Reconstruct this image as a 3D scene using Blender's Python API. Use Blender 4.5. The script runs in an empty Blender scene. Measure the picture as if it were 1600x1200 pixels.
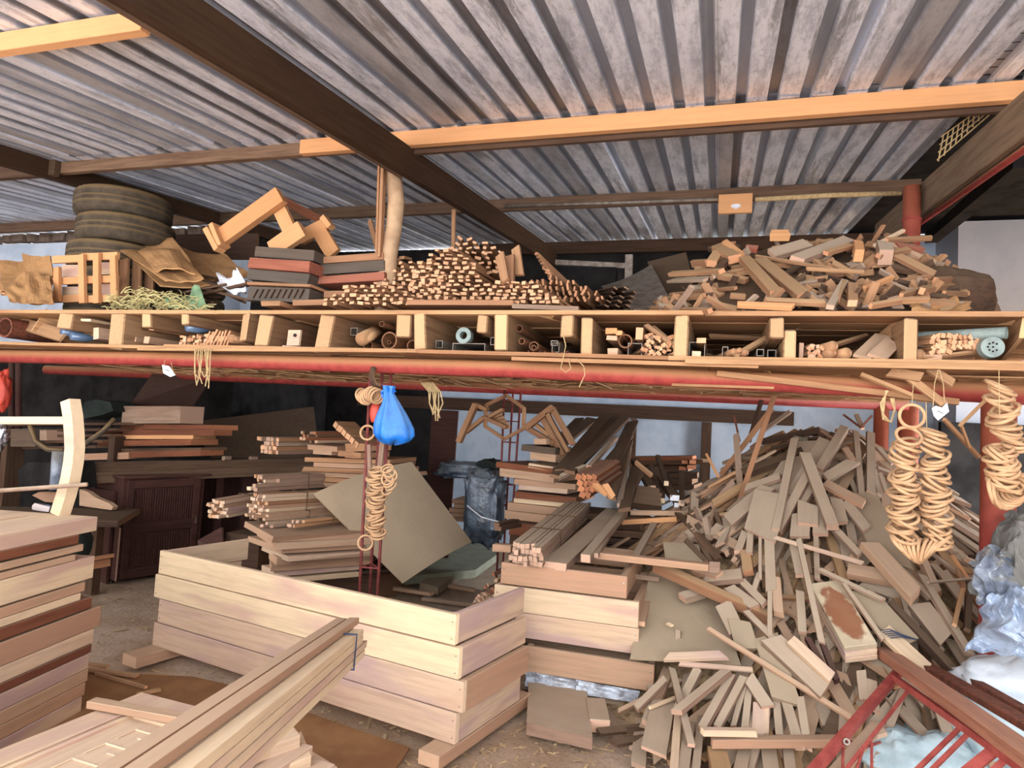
import bpy, bmesh, math, random
from mathutils import Vector, Matrix, noise
C = bpy.context.scene.collection
sc = bpy.context.scene
rnd = random.Random(7)
U = rnd.uniform
# ---------------------------------------------------------------- camera
F = 1063.0
def _n(v): return Vector(v).normalized()
_X = -_n((-3500, 120, -F)); _Y = _n((320, -82, -F)); _Z = _X.cross(_Y).normalized(); _X = _Y.cross(_Z).normalized()
RW = Matrix((_X, _Y, _Z))                     # rows: world axes seen from the camera
EYE = Vector((0, 0, 1.6))
cam = bpy.data.cameras.new('camera'); cam.sensor_width = 36; cam.lens = F / 1600 * 36; cam.clip_start = .05
camo = bpy.data.objects.new('camera', cam); C.objects.link(camo)
camo.matrix_world = Matrix.Translation(EYE) @ RW.to_4x4()
sc.camera = camo
# ---------------------------------------------------------------- light and exposure
w = bpy.data.worlds.new('sky'); sc.world = w; w.use_nodes = True
nt = w.node_tree; nt.nodes['Background'].inputs[0].default_value = (.95, .97, 1, 1); nt.nodes['Background'].inputs[1].default_value = 2.6
sun = bpy.data.lights.new('sun', 'SUN'); sun.energy = 24; sun.angle = math.radians(3); sun.color = (1, .95, .87)
suno = bpy.data.objects.new('sun', sun); C.objects.link(suno); suno.rotation_euler = (math.radians(-22), math.radians(32), 0)
ar = bpy.data.lights.new('open_front_daylight', 'AREA'); ar.shape = 'RECTANGLE'; ar.size = 9; ar.size_y = 2.6; ar.energy = 140; ar.color = (1, 1, 1)
aro = bpy.data.objects.new('open_front_daylight', ar); C.objects.link(aro); aro.location = (.6, -2.2, 2.5); aro.rotation_euler = (math.radians(80), 0, 0)
ar2 = bpy.data.lights.new('rear_fill_light', 'AREA'); ar2.shape = 'RECTANGLE'; ar2.size = 2.2; ar2.size_y = 1.4; ar2.energy = 110; ar2.spread = math.radians(95); ar2.color = (.85, .92, 1)  # added fill lamp for the back wall, set in a made-up opening
aro2 = bpy.data.objects.new('rear_fill_light', ar2); C.objects.link(aro2); aro2.location = (4.55, 7.1, 1.6); aro2.rotation_euler = (math.radians(72), 0, math.radians(82))
vs = sc.view_settings; vs.view_transform = 'Standard'; vs.look = 'None'; vs.gamma = 1; vs.use_curve_mapping = False; vs.exposure = 0.7

# ---------------------------------------------------------------- placing helpers
def ray(px, py): return RW @ _n((px - 800, 600 - py, -F))
def W(px, py, X=None, Y=None, Z=None):
    d = ray(px, py)
    if X is not None: t = (X - EYE.x) / d.x
    elif Y is not None: t = (Y - EYE.y) / d.y
    else: t = (Z - EYE.z) / d.z
    return EYE + d * t
def dep(p): return -(RW.transposed() @ (Vector(p) - EYE)).z
def m_of(px, p): return px * dep(p) / F        # length in metres of so many pixels at p
def zcol(px, py, p):                           # height where the column over p shows at row py
    d = ray(px, py); h = math.hypot(p[0], p[1]) / math.hypot(d.x, d.y); return EYE.z + d.z * h

# ---------------------------------------------------------------- materials
class NT:
    def __init__(s, name, rough=.8, metal=0, spec=.3):
        s.m = bpy.data.materials.new(name); s.m.use_nodes = True; s.t = s.m.node_tree
        s.b = s.t.nodes['Principled BSDF']; s.b.inputs['Roughness'].default_value = rough
        s.b.inputs['Metallic'].default_value = metal; s.b.inputs['Specular IOR Level'].default_value = spec
    def n(s, ty, **k):
        nd = s.t.nodes.new(ty)
        for a, v in k.items():
            if a.startswith('i_'):
                key = a[2:].replace('_', ' '); nd.inputs[int(key) if key.isdigit() else key].default_value = v
            else: setattr(nd, a, v)
        return nd
    def l(s, a, b): s.t.links.new(a, b)
    def math(s, op, a, b=None, c=None, clamp=False):
        nd = s.n('ShaderNodeMath', operation=op); nd.use_clamp = clamp
        for i, v in enumerate((a, b, c)):
            if v is None: continue
            if isinstance(v, (int, float)): nd.inputs[i].default_value = v
            else: s.l(v, nd.inputs[i])
        return nd.outputs[0]
    def mix(s, f, a, b, mode='MIX'):
        nd = s.n('ShaderNodeMix', data_type='RGBA', blend_type=mode)
        for i, v in ((0, f), (6, a), (7, b)):
            if isinstance(v, (int, float)): nd.inputs[i].default_value = v
            elif isinstance(v, tuple): nd.inputs[i].default_value = (*v, 1)
            else: s.l(v, nd.inputs[i])
        return nd.outputs[2]
    def ramp(s, f, a, b):
        nd = s.n('ShaderNodeMapRange', interpolation_type='SMOOTHSTEP'); s.l(f, nd.inputs[0]); nd.inputs[1].default_value = a; nd.inputs[2].default_value = b
        return nd.outputs[0]
    def noise(s, vec, scale, detail=3, rough=.6):
        nd = s.n('ShaderNodeTexNoise'); s.l(vec, nd.inputs['Vector']); nd.inputs['Scale'].default_value = scale; nd.inputs['Detail'].default_value = detail; nd.inputs['Roughness'].default_value = rough
        return nd.outputs['Fac']
    def bump(s, h, strength=.3, dist=.01):
        nd = s.n('ShaderNodeBump'); nd.inputs['Strength'].default_value = strength; nd.inputs['Distance'].default_value = dist
        s.l(h, nd.inputs['Height']); s.l(nd.outputs[0], s.b.inputs['Normal'])
    def vec(s, kind='Object', scale=(1, 1, 1), jitter=True):
        tc = s.n('ShaderNodeTexCoord'); mp = s.n('ShaderNodeMapping'); mp.inputs['Scale'].default_value = scale
        s.l(tc.outputs[kind], mp.inputs['Vector'])
        if jitter:
            oi = s.n('ShaderNodeObjectInfo'); cm = s.n('ShaderNodeCombineXYZ')
            v = s.math('MULTIPLY', oi.outputs['Random'], 90.0)
            for i in range(3): s.l(v, cm.inputs[i])
            s.l(cm.outputs[0], mp.inputs['Location'])
        return mp.outputs[0]
    def rand(s):
        return s.n('ShaderNodeObjectInfo').outputs['Random']
    def rand2(s, k):
        return s.math('FRACT', s.math('MULTIPLY', s.n('ShaderNodeObjectInfo').outputs['Random'], k))
    def col(s, c):
        s.l(c, s.b.inputs['Base Color']) if not isinstance(c, tuple) else setattr(s.b.inputs['Base Color'], 'default_value', (*c, 1)); return s.m
def sr(r, g, b):
    f = lambda c: (c / 255 / 12.92) if c / 255 <= .04045 else ((c / 255 + .055) / 1.055) ** 2.4
    return (f(r), f(g), f(b))
DUST = sr(168, 153, 133)
def wood(name, a, b, c, end=None, dust=.5, dustc=DUST, streak=1.0, blot=None):
    """a, b, c: three board colours picked between at random; dust lies on faces that look up."""
    s = NT(name, .85, 0, .15)
    base = s.mix(s.rand(), a, b); base = s.mix(s.math('MULTIPLY', s.rand2(17.3), .8), base, c)
    g = s.noise(s.vec(scale=(1.6, 26, 26)), 1.6, 4, .65)
    base = s.mix(s.math('MULTIPLY', s.ramp(g, .38, .72), .55 * streak), base, tuple(x * .55 for x in c))
    bl = s.noise(s.vec(scale=(1, 3, 3)), 1.7, 3)
    base = s.mix(s.math('MULTIPLY', s.ramp(bl, .5, .75), .35 * streak), base, (c[0] * .8, c[1] * .62, c[2] * .62))
    if blot:
        q = s.noise(s.vec(scale=(.9, 4, 4)), 1.3, 3, .5); base = s.mix(s.math('MULTIPLY', s.ramp(q, .48, .66), .75), base, blot)
    if end:
        tc = s.n('ShaderNodeTexCoord'); sp = s.n('ShaderNodeSeparateXYZ'); s.l(tc.outputs['Normal'], sp.inputs[0])
        e = s.ramp(s.math('ABSOLUTE', sp.outputs[0]), .7, .85)
        base = s.mix(s.math('MULTIPLY', e, s.math('ADD', s.math('MULTIPLY', s.rand2(31.7), .5), .5)), base, end)
    if dust:
        ge = s.n('ShaderNodeNewGeometry'); sp = s.n('ShaderNodeSeparateXYZ'); s.l(ge.outputs['Normal'], sp.inputs[0])
        up = s.ramp(sp.outputs[2], .1, .8)
        dn = s.math('ADD', s.math('MULTIPLY', s.noise(s.vec(), 5, 4), .7), .55, clamp=True)
        base = s.mix(s.math('MULTIPLY', s.math('MULTIPLY', up, dn), dust), base, dustc)
    s.bump(g, .25, .004)
    return s.col(base)
M = {}
M['dusty'] = wood('dusty_wood', sr(172, 150, 128), sr(146, 124, 106), sr(138, 108, 92), sr(200, 162, 138), .85, sr(178, 161, 140))
M['heap2'] = wood('shelf_offcut_wood', sr(184, 142, 104), sr(158, 120, 90), sr(148, 106, 80), sr(208, 150, 112), .6, sr(174, 148, 112))
M['lath'] = wood('lath_wood', sr(196, 150, 108), sr(172, 128, 94), sr(156, 114, 86), sr(220, 172, 134), .45, sr(168, 142, 110))
M['orange'] = wood('fresh_orange_wood', sr(208, 154, 108), sr(198, 142, 96), sr(210, 158, 112), None, 0, streak=.5)
M['pale'] = wood('pale_new_wood', sr(220, 196, 160), sr(212, 184, 150), sr(196, 166, 144), sr(232, 208, 172), .15, sr(228, 214, 192), streak=.6, blot=sr(184, 148, 136))
M['pale2'] = wood('pale_new_wood_pink', sr(206, 178, 150), sr(216, 188, 154), sr(188, 156, 136), sr(225, 198, 168), .15, sr(222, 208, 192), streak=.7, blot=sr(168, 138, 136))
M['pink'] = wood('pinkish_wood', sr(182, 142, 114), sr(164, 124, 100), sr(188, 156, 128), sr(208, 170, 140), .5, sr(182, 162, 138), streak=.8)
M['red'] = wood('reddish_wood', sr(150, 92, 62), sr(126, 78, 56), sr(108, 66, 50), sr(190, 126, 90), .35)
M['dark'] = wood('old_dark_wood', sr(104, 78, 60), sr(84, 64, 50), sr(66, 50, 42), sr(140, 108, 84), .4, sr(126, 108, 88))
M['purlin'] = wood('weathered_purlin_wood', sr(124, 98, 78), sr(104, 82, 66), sr(76, 58, 46), None, .2)
M['oldplank'] = wood('pale_weathered_plank', sr(158, 136, 112), sr(150, 128, 104), sr(120, 98, 80), None, .0)
M['rafter'] = wood('dark_brown_rafter', sr(74, 52, 36), sr(70, 50, 36), sr(58, 42, 30), None, 0)
M['deck'] = wood('worn_deck_wood', sr(196, 156, 114), sr(176, 136, 98), sr(150, 108, 78), sr(214, 174, 130), .4, sr(190, 160, 124))
M['joist'] = wood('rough_joist_wood', sr(178, 144, 108), sr(156, 122, 92), sr(128, 96, 70), sr(206, 168, 126), .3)
M['mahog'] = wood('dark_mahogany', sr(86, 56, 48), sr(78, 50, 44), sr(66, 44, 40), None, .3, sr(120, 100, 88))
M['grille'] = wood('mottled_board', sr(92, 82, 72), sr(110, 84, 62), sr(86, 80, 74), sr(90, 80, 72), .2)
M['terra'] = wood('red_board', sr(160, 92, 70), sr(150, 96, 78), sr(150, 84, 64), None, .2)

def simple(name, c, c2=None, scale=8, rough=.8, metal=0, bump=0, dust=0, dustc=DUST, spec=.3, kind='Object', lo=0, hi=.75):
    s = NT(name, rough, metal, spec)
    base = c
    if c2:
        f = s.noise(s.vec(kind), scale, 5, .65); base = s.mix(s.ramp(f, .35, .68), c, c2)
        if bump: s.bump(f, bump, .02)
    if dust:
        ge = s.n('ShaderNodeNewGeometry'); sp = s.n('ShaderNodeSeparateXYZ'); s.l(ge.outputs['Normal'], sp.inputs[0])
        base = s.mix(s.math('MULTIPLY', s.ramp(sp.outputs[2], lo, hi), dust), base, dustc)
    return s.col(base)
M['redpaint'] = simple('red_paint_steel', sr(160, 66, 60), sr(140, 54, 50), 14, .7, 0, .1, .8, sr(172, 128, 88), .2, 'Object', -.45, .5)
M['redpost'] = simple('red_paint_post', sr(154, 64, 62), sr(134, 54, 52), 14, .7, 0, .1, .3, sr(186, 134, 82), .2, 'Object', .0, .8)
M['redbar'] = simple('maroon_paint_rod', sr(136, 70, 66), sr(108, 52, 50), 20, .6)
M['gatered'] = simple('red_primer', sr(176, 88, 80), sr(150, 66, 62), 12, .6)
M['rust'] = simple('rusted_iron', sr(132, 78, 58), sr(92, 58, 48), 30, .85, 0, .3)
M['log'] = simple('peeled_log', sr(186, 156, 124), sr(158, 128, 100), 6, .9, 0, .2)
M['plaster'] = simple('bluish_limewash', sr(196, 208, 222), sr(170, 186, 206), 2.2, .95, 0, .15)
M['plaster2'] = simple('white_limewash', sr(172, 172, 178), sr(158, 160, 168), 1.6, .95, 0, .15)
M['brick'] = simple('dark_brick', sr(120, 104, 92), sr(92, 78, 68), 6, .95, 0, .3)
M['tin_and_shade'] = simple('black_sheet_and_shade', sr(46, 44, 43), sr(30, 28, 28), 3, .95, 0, 0, 0, DUST, .05)  # black sheet colour, also painted in place of shade on walls and side roof
M['rubber'] = simple('dusty_rubber', sr(84, 74, 62), sr(62, 56, 48), 9, .95, 0, .2, .7, sr(140, 116, 82), .1, 'Object', -.1, .7)
M['card'] = simple('brown_cardboard', sr(176, 134, 90), sr(156, 116, 76), 6, .9, 0, .1)
M['mdf'] = simple('dusty_fibreboard', sr(150, 130, 106), sr(134, 114, 92), 3, .9, 0, .02, .6, sr(172, 157, 134))
M['sheetgreen'] = simple('grey_green_board', sr(138, 138, 118), sr(122, 122, 106), 5, .85)
M['cord'] = simple('sisal_cord', sr(196, 170, 126), sr(160, 134, 96), 60, .95)
M['ring'] = simple('turned_ring_wood', sr(200, 160, 120), sr(178, 138, 102), 14, .7, 0, 0, .3, sr(190, 166, 132))
M['bag'] = simple('blue_plastic', sr(40, 124, 206), sr(24, 100, 190), 7, .4, 0, .5, .6, sr(120, 146, 168), .4)
M['redplastic'] = simple('red_plastic', sr(214, 84, 66), sr(196, 70, 56), 7, .4)
M['paper'] = simple('white_paper', sr(232, 234, 240), sr(214, 218, 228), 6, .8)
M['ink'] = simple('black_ink', sr(40, 38, 40))
M['sack'] = simple('white_woven_sack', sr(222, 230, 238), sr(192, 206, 218), 5, .7, 0, .4)
M['sack2'] = simple('pale_blue_sack', sr(190, 208, 214), sr(160, 182, 190), 5, .7, 0, .4)
M['film'] = simple('clear_blue_film', sr(132, 142, 156), sr(66, 74, 90), 7, .3, 0, .8, .6, sr(138, 132, 118), .6)
M['film2'] = simple('pale_blue_film', sr(164, 182, 206), sr(100, 116, 142), 7, .25, 0, .8, .3, sr(150, 150, 150), .7)
M['blackfilm'] = simple('dark_plastic_wrap', sr(96, 110, 126), sr(40, 48, 62), 9, .28, 0, 1, .35, sr(128, 130, 126), .7)
M['steel'] = simple('dull_steel', sr(140, 130, 120), sr(104, 90, 78), 14, .5, .3, .05)
M['pipebrown'] = simple('rusty_tube', sr(140, 96, 66), sr(112, 76, 54), 14, .7)
M['pvc'] = simple('grey_green_plastic', sr(136, 150, 146), sr(110, 122, 118), 12, .5)
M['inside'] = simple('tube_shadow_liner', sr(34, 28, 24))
M['grass'] = simple('dry_straw', sr(206, 192, 138), sr(168, 160, 108), 30, .9)
M['green'] = simple('faded_green_rag', sr(140, 168, 130), sr(110, 140, 108), 9, .9, 0, .3)
M['chip'] = simple('wood_chips', sr(196, 170, 132), sr(150, 122, 92), 20, .9)
M['sawdust'] = simple('sawdust', sr(180, 154, 120), sr(126, 102, 78), 22, .95, 0, .6)
M['bluecord'] = simple('blue_binding_tape', sr(52, 66, 92))
M['darkcloth'] = simple('dark_green_cloth', sr(38, 46, 42), sr(26, 30, 30), 5, .95)
M['chrome'] = simple('bright_metal', sr(210, 210, 220), None, 1, .2, .9)
M['glass'] = simple('bottle_glass', sr(96, 120, 150), None, 1, .1, 0, 0, 0, DUST, .8)
def mk_floor():
    s = NT('dirt_floor', .97, 0, .1); v = s.vec('Object', jitter=False)
    a = s.ramp(s.noise(v, .8, 5), .4, .62); base = s.mix(a, sr(190, 168, 148), sr(158, 132, 108))
    f = s.noise(v, 34, 6, .75); base = s.mix(s.math('MULTIPLY', s.ramp(f, .5, .7), .6), base, sr(110, 88, 72))
    g = s.noise(v, 9, 6, .7); base = s.mix(s.math('MULTIPLY', s.ramp(g, .55, .7), .6), base, sr(196, 176, 152))
    s.bump(s.math('ADD', g, f), .5, .02); return s.col(base)
M['floor'] = mk_floor()
def mk_roof():
    s = NT('galvanised_sheet', .42, .2, .5)
    a = s.noise(s.vec('Object', (9, 1.6, 1)), 1.4, 7, .75); base = s.mix(s.ramp(a, .42, .66), sr(232, 234, 244), sr(176, 180, 192))
    b = s.noise(s.vec('Object', (3.2, .35, 1)), 1.3, 6, .75); base = s.mix(s.math('MULTIPLY', s.ramp(b, .55, .64), .7), base, sr(112, 112, 114))
    c = s.noise(s.vec('Object', (4, 1.2, 1)), .8, 4); base = s.mix(s.math('MULTIPLY', s.ramp(c, .66, .8), .5), base, sr(150, 112, 88))
    d = s.noise(s.vec('Object', (16, 9, 1)), 1.6, 7, .85); base = s.mix(s.math('MULTIPLY', s.ramp(d, .53, .62), .4), base, sr(124, 126, 134))
    e = s.noise(s.vec('Object', (12, 6, 1)), 1.7, 7, .85); base = s.mix(s.math('MULTIPLY', s.ramp(e, .56, .62), .7), base, sr(240, 240, 246))
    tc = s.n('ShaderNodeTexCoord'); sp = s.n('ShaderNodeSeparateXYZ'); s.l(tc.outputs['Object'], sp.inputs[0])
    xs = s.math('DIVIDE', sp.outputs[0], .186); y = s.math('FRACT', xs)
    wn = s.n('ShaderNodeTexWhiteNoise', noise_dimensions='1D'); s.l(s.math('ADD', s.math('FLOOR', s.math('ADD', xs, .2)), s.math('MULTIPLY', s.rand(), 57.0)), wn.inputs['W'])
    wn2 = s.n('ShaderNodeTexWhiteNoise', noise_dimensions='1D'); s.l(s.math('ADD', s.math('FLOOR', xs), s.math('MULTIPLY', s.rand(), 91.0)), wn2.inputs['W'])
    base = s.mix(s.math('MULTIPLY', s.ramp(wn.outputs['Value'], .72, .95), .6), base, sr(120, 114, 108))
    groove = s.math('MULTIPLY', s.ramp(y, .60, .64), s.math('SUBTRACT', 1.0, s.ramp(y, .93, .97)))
    groove_shade = s.mix(s.ramp(wn2.outputs['Value'], .4, .8), sr(134, 140, 154), sr(74, 70, 72))
    base = s.mix(s.math('MULTIPLY', groove, .85), base, groove_shade)  # rib grooves painted darker, standing in for the shade inside them
    return s.col(base)
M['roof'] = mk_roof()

# ---------------------------------------------------------------- mesh helpers
def tag(o, label=None, cat=None, group=None, kind=None):
    if label: o['label'] = label
    if cat: o['category'] = cat
    if group: o['group'] = group
    if kind: o['kind'] = kind
    return o
def link(name, me, mat, mtx=Matrix(), parent=None, **k):
    o = bpy.data.objects.new(name, me); C.objects.link(o)
    if mat is not None and me is not None:
        me.materials.clear() if False else None
        if len(me.materials) == 0: me.materials.append(M[mat] if isinstance(mat, str) else mat)
    if parent is not None:
        o.parent = parent; o.matrix_basis = WM[parent.name].inverted() @ mtx
    else: o.matrix_basis = mtx
    WM[o.name] = mtx.copy()
    return tag(o, **k)
WM = {}
ORD = ['first', 'second', 'third', 'fourth', 'fifth', 'sixth', 'seventh', 'eighth', 'ninth', 'tenth', 'eleventh', 'twelfth', 'thirteenth', 'fourteenth', 'fifteenth', 'sixteenth', 'seventeenth', 'eighteenth', 'nineteenth', 'twentieth', 'twenty-first', 'twenty-second', 'twenty-third', 'twenty-fourth', 'twenty-fifth', 'twenty-sixth', 'twenty-seventh', 'twenty-eighth', 'twenty-ninth', 'thirtieth']
def thing(name, loc, **k): return link(name, None, None, Matrix.Translation(Vector(loc)), None, **k)
def axes(A, B, up=(0, 0, 1), roll=0):
    A, B = Vector(A), Vector(B); x = (B - A).normalized(); u = Vector(up)
    y = u.cross(x)
    if y.length < 1e-4: y = Vector((0, 1, 0)).cross(x)
    y.normalize(); z = x.cross(y)
    R = Matrix((x, y, z)).transposed()
    if roll: R = R @ Matrix.Rotation(roll, 3, 'X')
    return Matrix.Translation((A + B) / 2) @ R.to_4x4()
BF = [(0, 1, 3, 2), (4, 6, 7, 5), (0, 4, 5, 1), (2, 3, 7, 6), (0, 2, 6, 4), (1, 5, 7, 3)]
def box_mesh(L, w_, t, skew=0, bev=0, jit=0):
    vs_ = []
    for sx in (-1, 1):
        k = U(-skew, skew) * w_ if skew else 0; k2 = U(-skew, skew) * t * .4 if skew else 0
        for sy in (-1, 1):
            for sz in (-1, 1):
                vs_.append((sx * L / 2 + k * sy + k2 * sz, sy * w_ / 2 * (1 + U(-jit, jit)), sz * t / 2 * (1 + U(-jit, jit))))
    me = bpy.data.meshes.new('board'); me.from_pydata(vs_, [], BF)
    if bev:
        bm = bmesh.new(); bm.from_mesh(me); bmesh.ops.recalc_face_normals(bm, faces=bm.faces)
        bmesh.ops.bevel(bm, geom=bm.edges, offset=bev, segments=1, affect='EDGES'); bm.to_mesh(me); bm.free()
    else:
        bm = bmesh.new(); bm.from_mesh(me); bmesh.ops.recalc_face_normals(bm, faces=bm.faces); bm.to_mesh(me); bm.free()
    return me
def stick(name, A, B, w_, t, mat, up=(0, 0, 1), roll=0, skew=.25, bev=0, jit=.06, parent=None, **k):
    L = (Vector(B) - Vector(A)).length
    return link(name, box_mesh(L, w_, t, skew, bev, jit), mat, axes(A, B, up, roll), parent, **k)
def beam(name, A, B, w_, t, mat, up=(0, 0, 1), bev=.003, parent=None, roll=0, **k):
    return stick(name, A, B, w_, t, mat, up, roll, 0, bev, 0, parent, **k)
class MB:
    def __init__(s): s.v = []; s.f = []; s.sm = False
    def box(s, A, B, w_, t, up=(0, 0, 1), roll=0, skew=0):
        m = axes(A, B, up, roll); L = (Vector(B) - Vector(A)).length; i = len(s.v)
        for sx in (-1, 1):
            kk = U(-skew, skew) * w_ if skew else 0
            for sy in (-1, 1):
                for sz in (-1, 1): s.v.append(m @ Vector((sx * L / 2 + kk * sy, sy * w_ / 2, sz * t / 2)))
        s.f += [tuple(i + q for q in f) for f in BF]
    def tube(s, pts, r, n=8, cap=True):
        pts = [Vector(p) for p in pts]; i0 = len(s.v); R = r if isinstance(r, (list, tuple)) else [r] * len(pts)
        ref = None
        for j, p in enumerate(pts):
            d = (pts[min(j + 1, len(pts) - 1)] - pts[max(j - 1, 0)]).normalized()
            if ref is None: ref = d.orthogonal().normalized()
            ref = (ref - d * ref.dot(d)).normalized(); b = d.cross(ref)
            for a in range(n):
                t = 2 * math.pi * a / n; s.v.append(p + (ref * math.cos(t) + b * math.sin(t)) * R[j])
        for j in range(len(pts) - 1):
            for a in range(n):
                b = (a + 1) % n; s.f.append((i0 + j * n + a, i0 + j * n + b, i0 + (j + 1) * n + b, i0 + (j + 1) * n + a))
        if cap: s.f.append(tuple(i0 + a for a in range(n))[::-1]); s.f.append(tuple(i0 + (len(pts) - 1) * n + a for a in range(n)))
    def hollow(s, A, B, r, r2, n=16, square=False, h=None):
        A, B = Vector(A), Vector(B); m = axes(A, B); L = (B - A).length; i0 = len(s.v)
        h = h or r; k = r2 / r
        for x in (-L / 2, L / 2):
            for q in (1, k):
                for a in range(4 if square else n):
                    if square:
                        y, z = [(-1, -1), (1, -1), (1, 1), (-1, 1)][a]; th = r - r2
                        s.v.append(m @ Vector((x, y * (r if q == 1 else r - th), z * (h if q == 1 else h - th))))
                    else:
                        t = 2 * math.pi * a / n; s.v.append(m @ Vector((x, r * q * math.cos(t), r * q * math.sin(t))))
        n = 4 if square else n
        for a in range(n):
            b = (a + 1) % n; o0, i_0, o1, i1 = i0, i0 + n, i0 + 2 * n, i0 + 3 * n
            s.f += [(o0 + a, o0 + b, o1 + b, o1 + a), (i_0 + b, i_0 + a, i1 + a, i1 + b), (o0 + b, o0 + a, i_0 + a, i_0 + b), (o1 + a, o1 + b, i1 + b, i1 + a)]
    def build(s, name, mat, parent=None, origin=None, smooth=False, mtx=None, **k):
        if origin is None and mtx is None:
            origin = sum((Vector(v) for v in s.v), Vector()) / max(1, len(s.v)); origin.z = min(v[2] for v in s.v)
        m = mtx if mtx is not None else Matrix.Translation(origin); inv = m.inverted()
        me = bpy.data.meshes.new(name); me.from_pydata([tuple(inv @ Vector(v)) for v in s.v], [], s.f)
        bm = bmesh.new(); bm.from_mesh(me); bmesh.ops.recalc_face_normals(bm, faces=bm.faces); bm.to_mesh(me); bm.free()
        if smooth:
            for p in me.polygons: p.use_smooth = True
        return link(name, me, mat, m, parent, **k)
def tubeobj(name, pts, r, mat, n=10, parent=None, **k):
    b = MB(); b.tube(pts, r, n); return b.build(name, mat, parent, smooth=n > 6, **k)
def pb(name, a, b, Y, h, d, mat, dz=0, Yb=None, parent=None, bev=0, skew=.1, **k):
    """board whose front face shows from pixel a to pixel b at distance Y, h pixels tall, d metres deep"""
    A = W(*a, Y=Y); B = W(*b, Y=Yb if Yb else Y); h = m_of(h, (A + B) / 2)
    off = Vector((0, d / 2, 0)); return stick(name, A + off, B + off, d, h, mat, skew=skew, bev=bev, jit=.04, parent=parent, **k)

# ================================================================ STRUCTURE
def slab(name, x0, x1, y0, y1, z0, z1, mat, **k):
    b = MB(); b.box((x0, (y0 + y1) / 2, (z0 + z1) / 2), (x1, (y0 + y1) / 2, (z0 + z1) / 2), y1 - y0, z1 - z0); return b.build(name, mat, **k)
# uneven dirt floor
def floorz(x, y): return .035 * noise.noise(Vector((x * .9, y * .9, 3))) + .012 * noise.noise(Vector((x * 5, y * 5, 1))) - .03
me = bpy.data.meshes.new('floor'); nx, ny = 150, 110; vv = []; ff = []
for j in range(ny + 1):
    for i in range(nx + 1):
        x = -12.5 + 17.4 * i / nx; y = -2.5 + 12 * j / ny; vv.append((x, y, floorz(x, y)))
for j in range(ny):
    for i in range(nx): a = j * (nx + 1) + i; ff.append((a, a + 1, a + nx + 2, a + nx + 1))
me.from_pydata(vv, [], ff); [setattr(p, 'use_smooth', True) for p in me.polygons]
link('floor', me, 'floor', kind='structure')
slab('floor_yard', -30, 30, -40, -2.5, -.3, -.02, simple('yard_bounce', sr(206, 208, 216), sr(190, 192, 200), 1.5), kind='structure')  # unseen yard, pale grey added to bounce sunlight up under the roof
slab('wall_back', -3.85, 4.6, 9.1, 9.3, -.1, 2.6, 'plaster', kind='structure')
slab('wall_back_shade', -12.4, -3.85, 9.1, 9.3, -.1, 2.6, 'tin_and_shade', kind='structure')  # black instead of plaster: shade put into the wall colour
slab('wall_back_upper', 1.62, 4.6, 9.1, 9.3, 2.6, 4.15, 'plaster', kind='structure')
slab('wall_back_upper_black', -6.2, 1.62, 9.1, 9.3, 2.6, 4.13, 'tin_and_shade', kind='structure')  # upper back wall in one even black
slab('wall_back_left', -12.4, -5.7, 7.0, 7.2, 2.3, 3.78, 'plaster', kind='structure')
slab('wall_back_left_lower_shade', -12.4, -5.7, 7.0, 7.2, -.1, 2.3, 'tin_and_shade', kind='structure')  # black up to shelf height, painting in the shade below the shelf
slab('wall_back_left_return', -5.9, -5.7, 7.2, 9.1, -.1, 4.1, 'tin_and_shade', kind='structure')
slab('wall_left', -12.6, -12.4, -2.5, 9.3, -.1, 4.2, 'brick', kind='structure')
slab('wall_right', 4.6, 4.8, -2.5, 5.9, -.1, 4.0, 'plaster2', kind='structure')
slab('wall_right_rear', 4.6, 4.8, 8.3, 9.3, -.1, 4.6, 'plaster2', kind='structure')
slab('wall_right_gap_top', 4.6, 4.8, 5.9, 8.3, 2.7, 4.0, 'plaster2', kind='structure')  # tops a wall gap added to let light onto the back wall
slab('floor_side_yard', 4.8, 30, -2.5, 20, -.3, -.02, 'chip', kind='structure')
slab('wall_right_shade_panel', 2.25, 4.6, 8.15, 8.25, -.1, 1.88, 'tin_and_shade', kind='structure')  # added black panel standing in for the dark void under the shelf
_p = W(1497, 400, Y=8.3); slab('wall_right_pier', _p.x, 4.6, 8.3, 9.1, -.1, 1.6 + 1.65 + .83 - .02, 'plaster2', kind='structure')
# loose bricks under the eaves, left
t = thing('brick_course', (-7.5, 7.05, 3.78), label='uneven course of dark bricks under the roof edge beside the tyres', cat='bricks')
x = -11.5
while x < -5.8:
    wd = U(.2, .34); stick('brick', (x, 7.05, 3.78 + .085), (x + wd * .8, 7.05, 3.78 + .085), .12, U(.08, .13), 'brick', jit=.2, parent=t); x += wd
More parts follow.
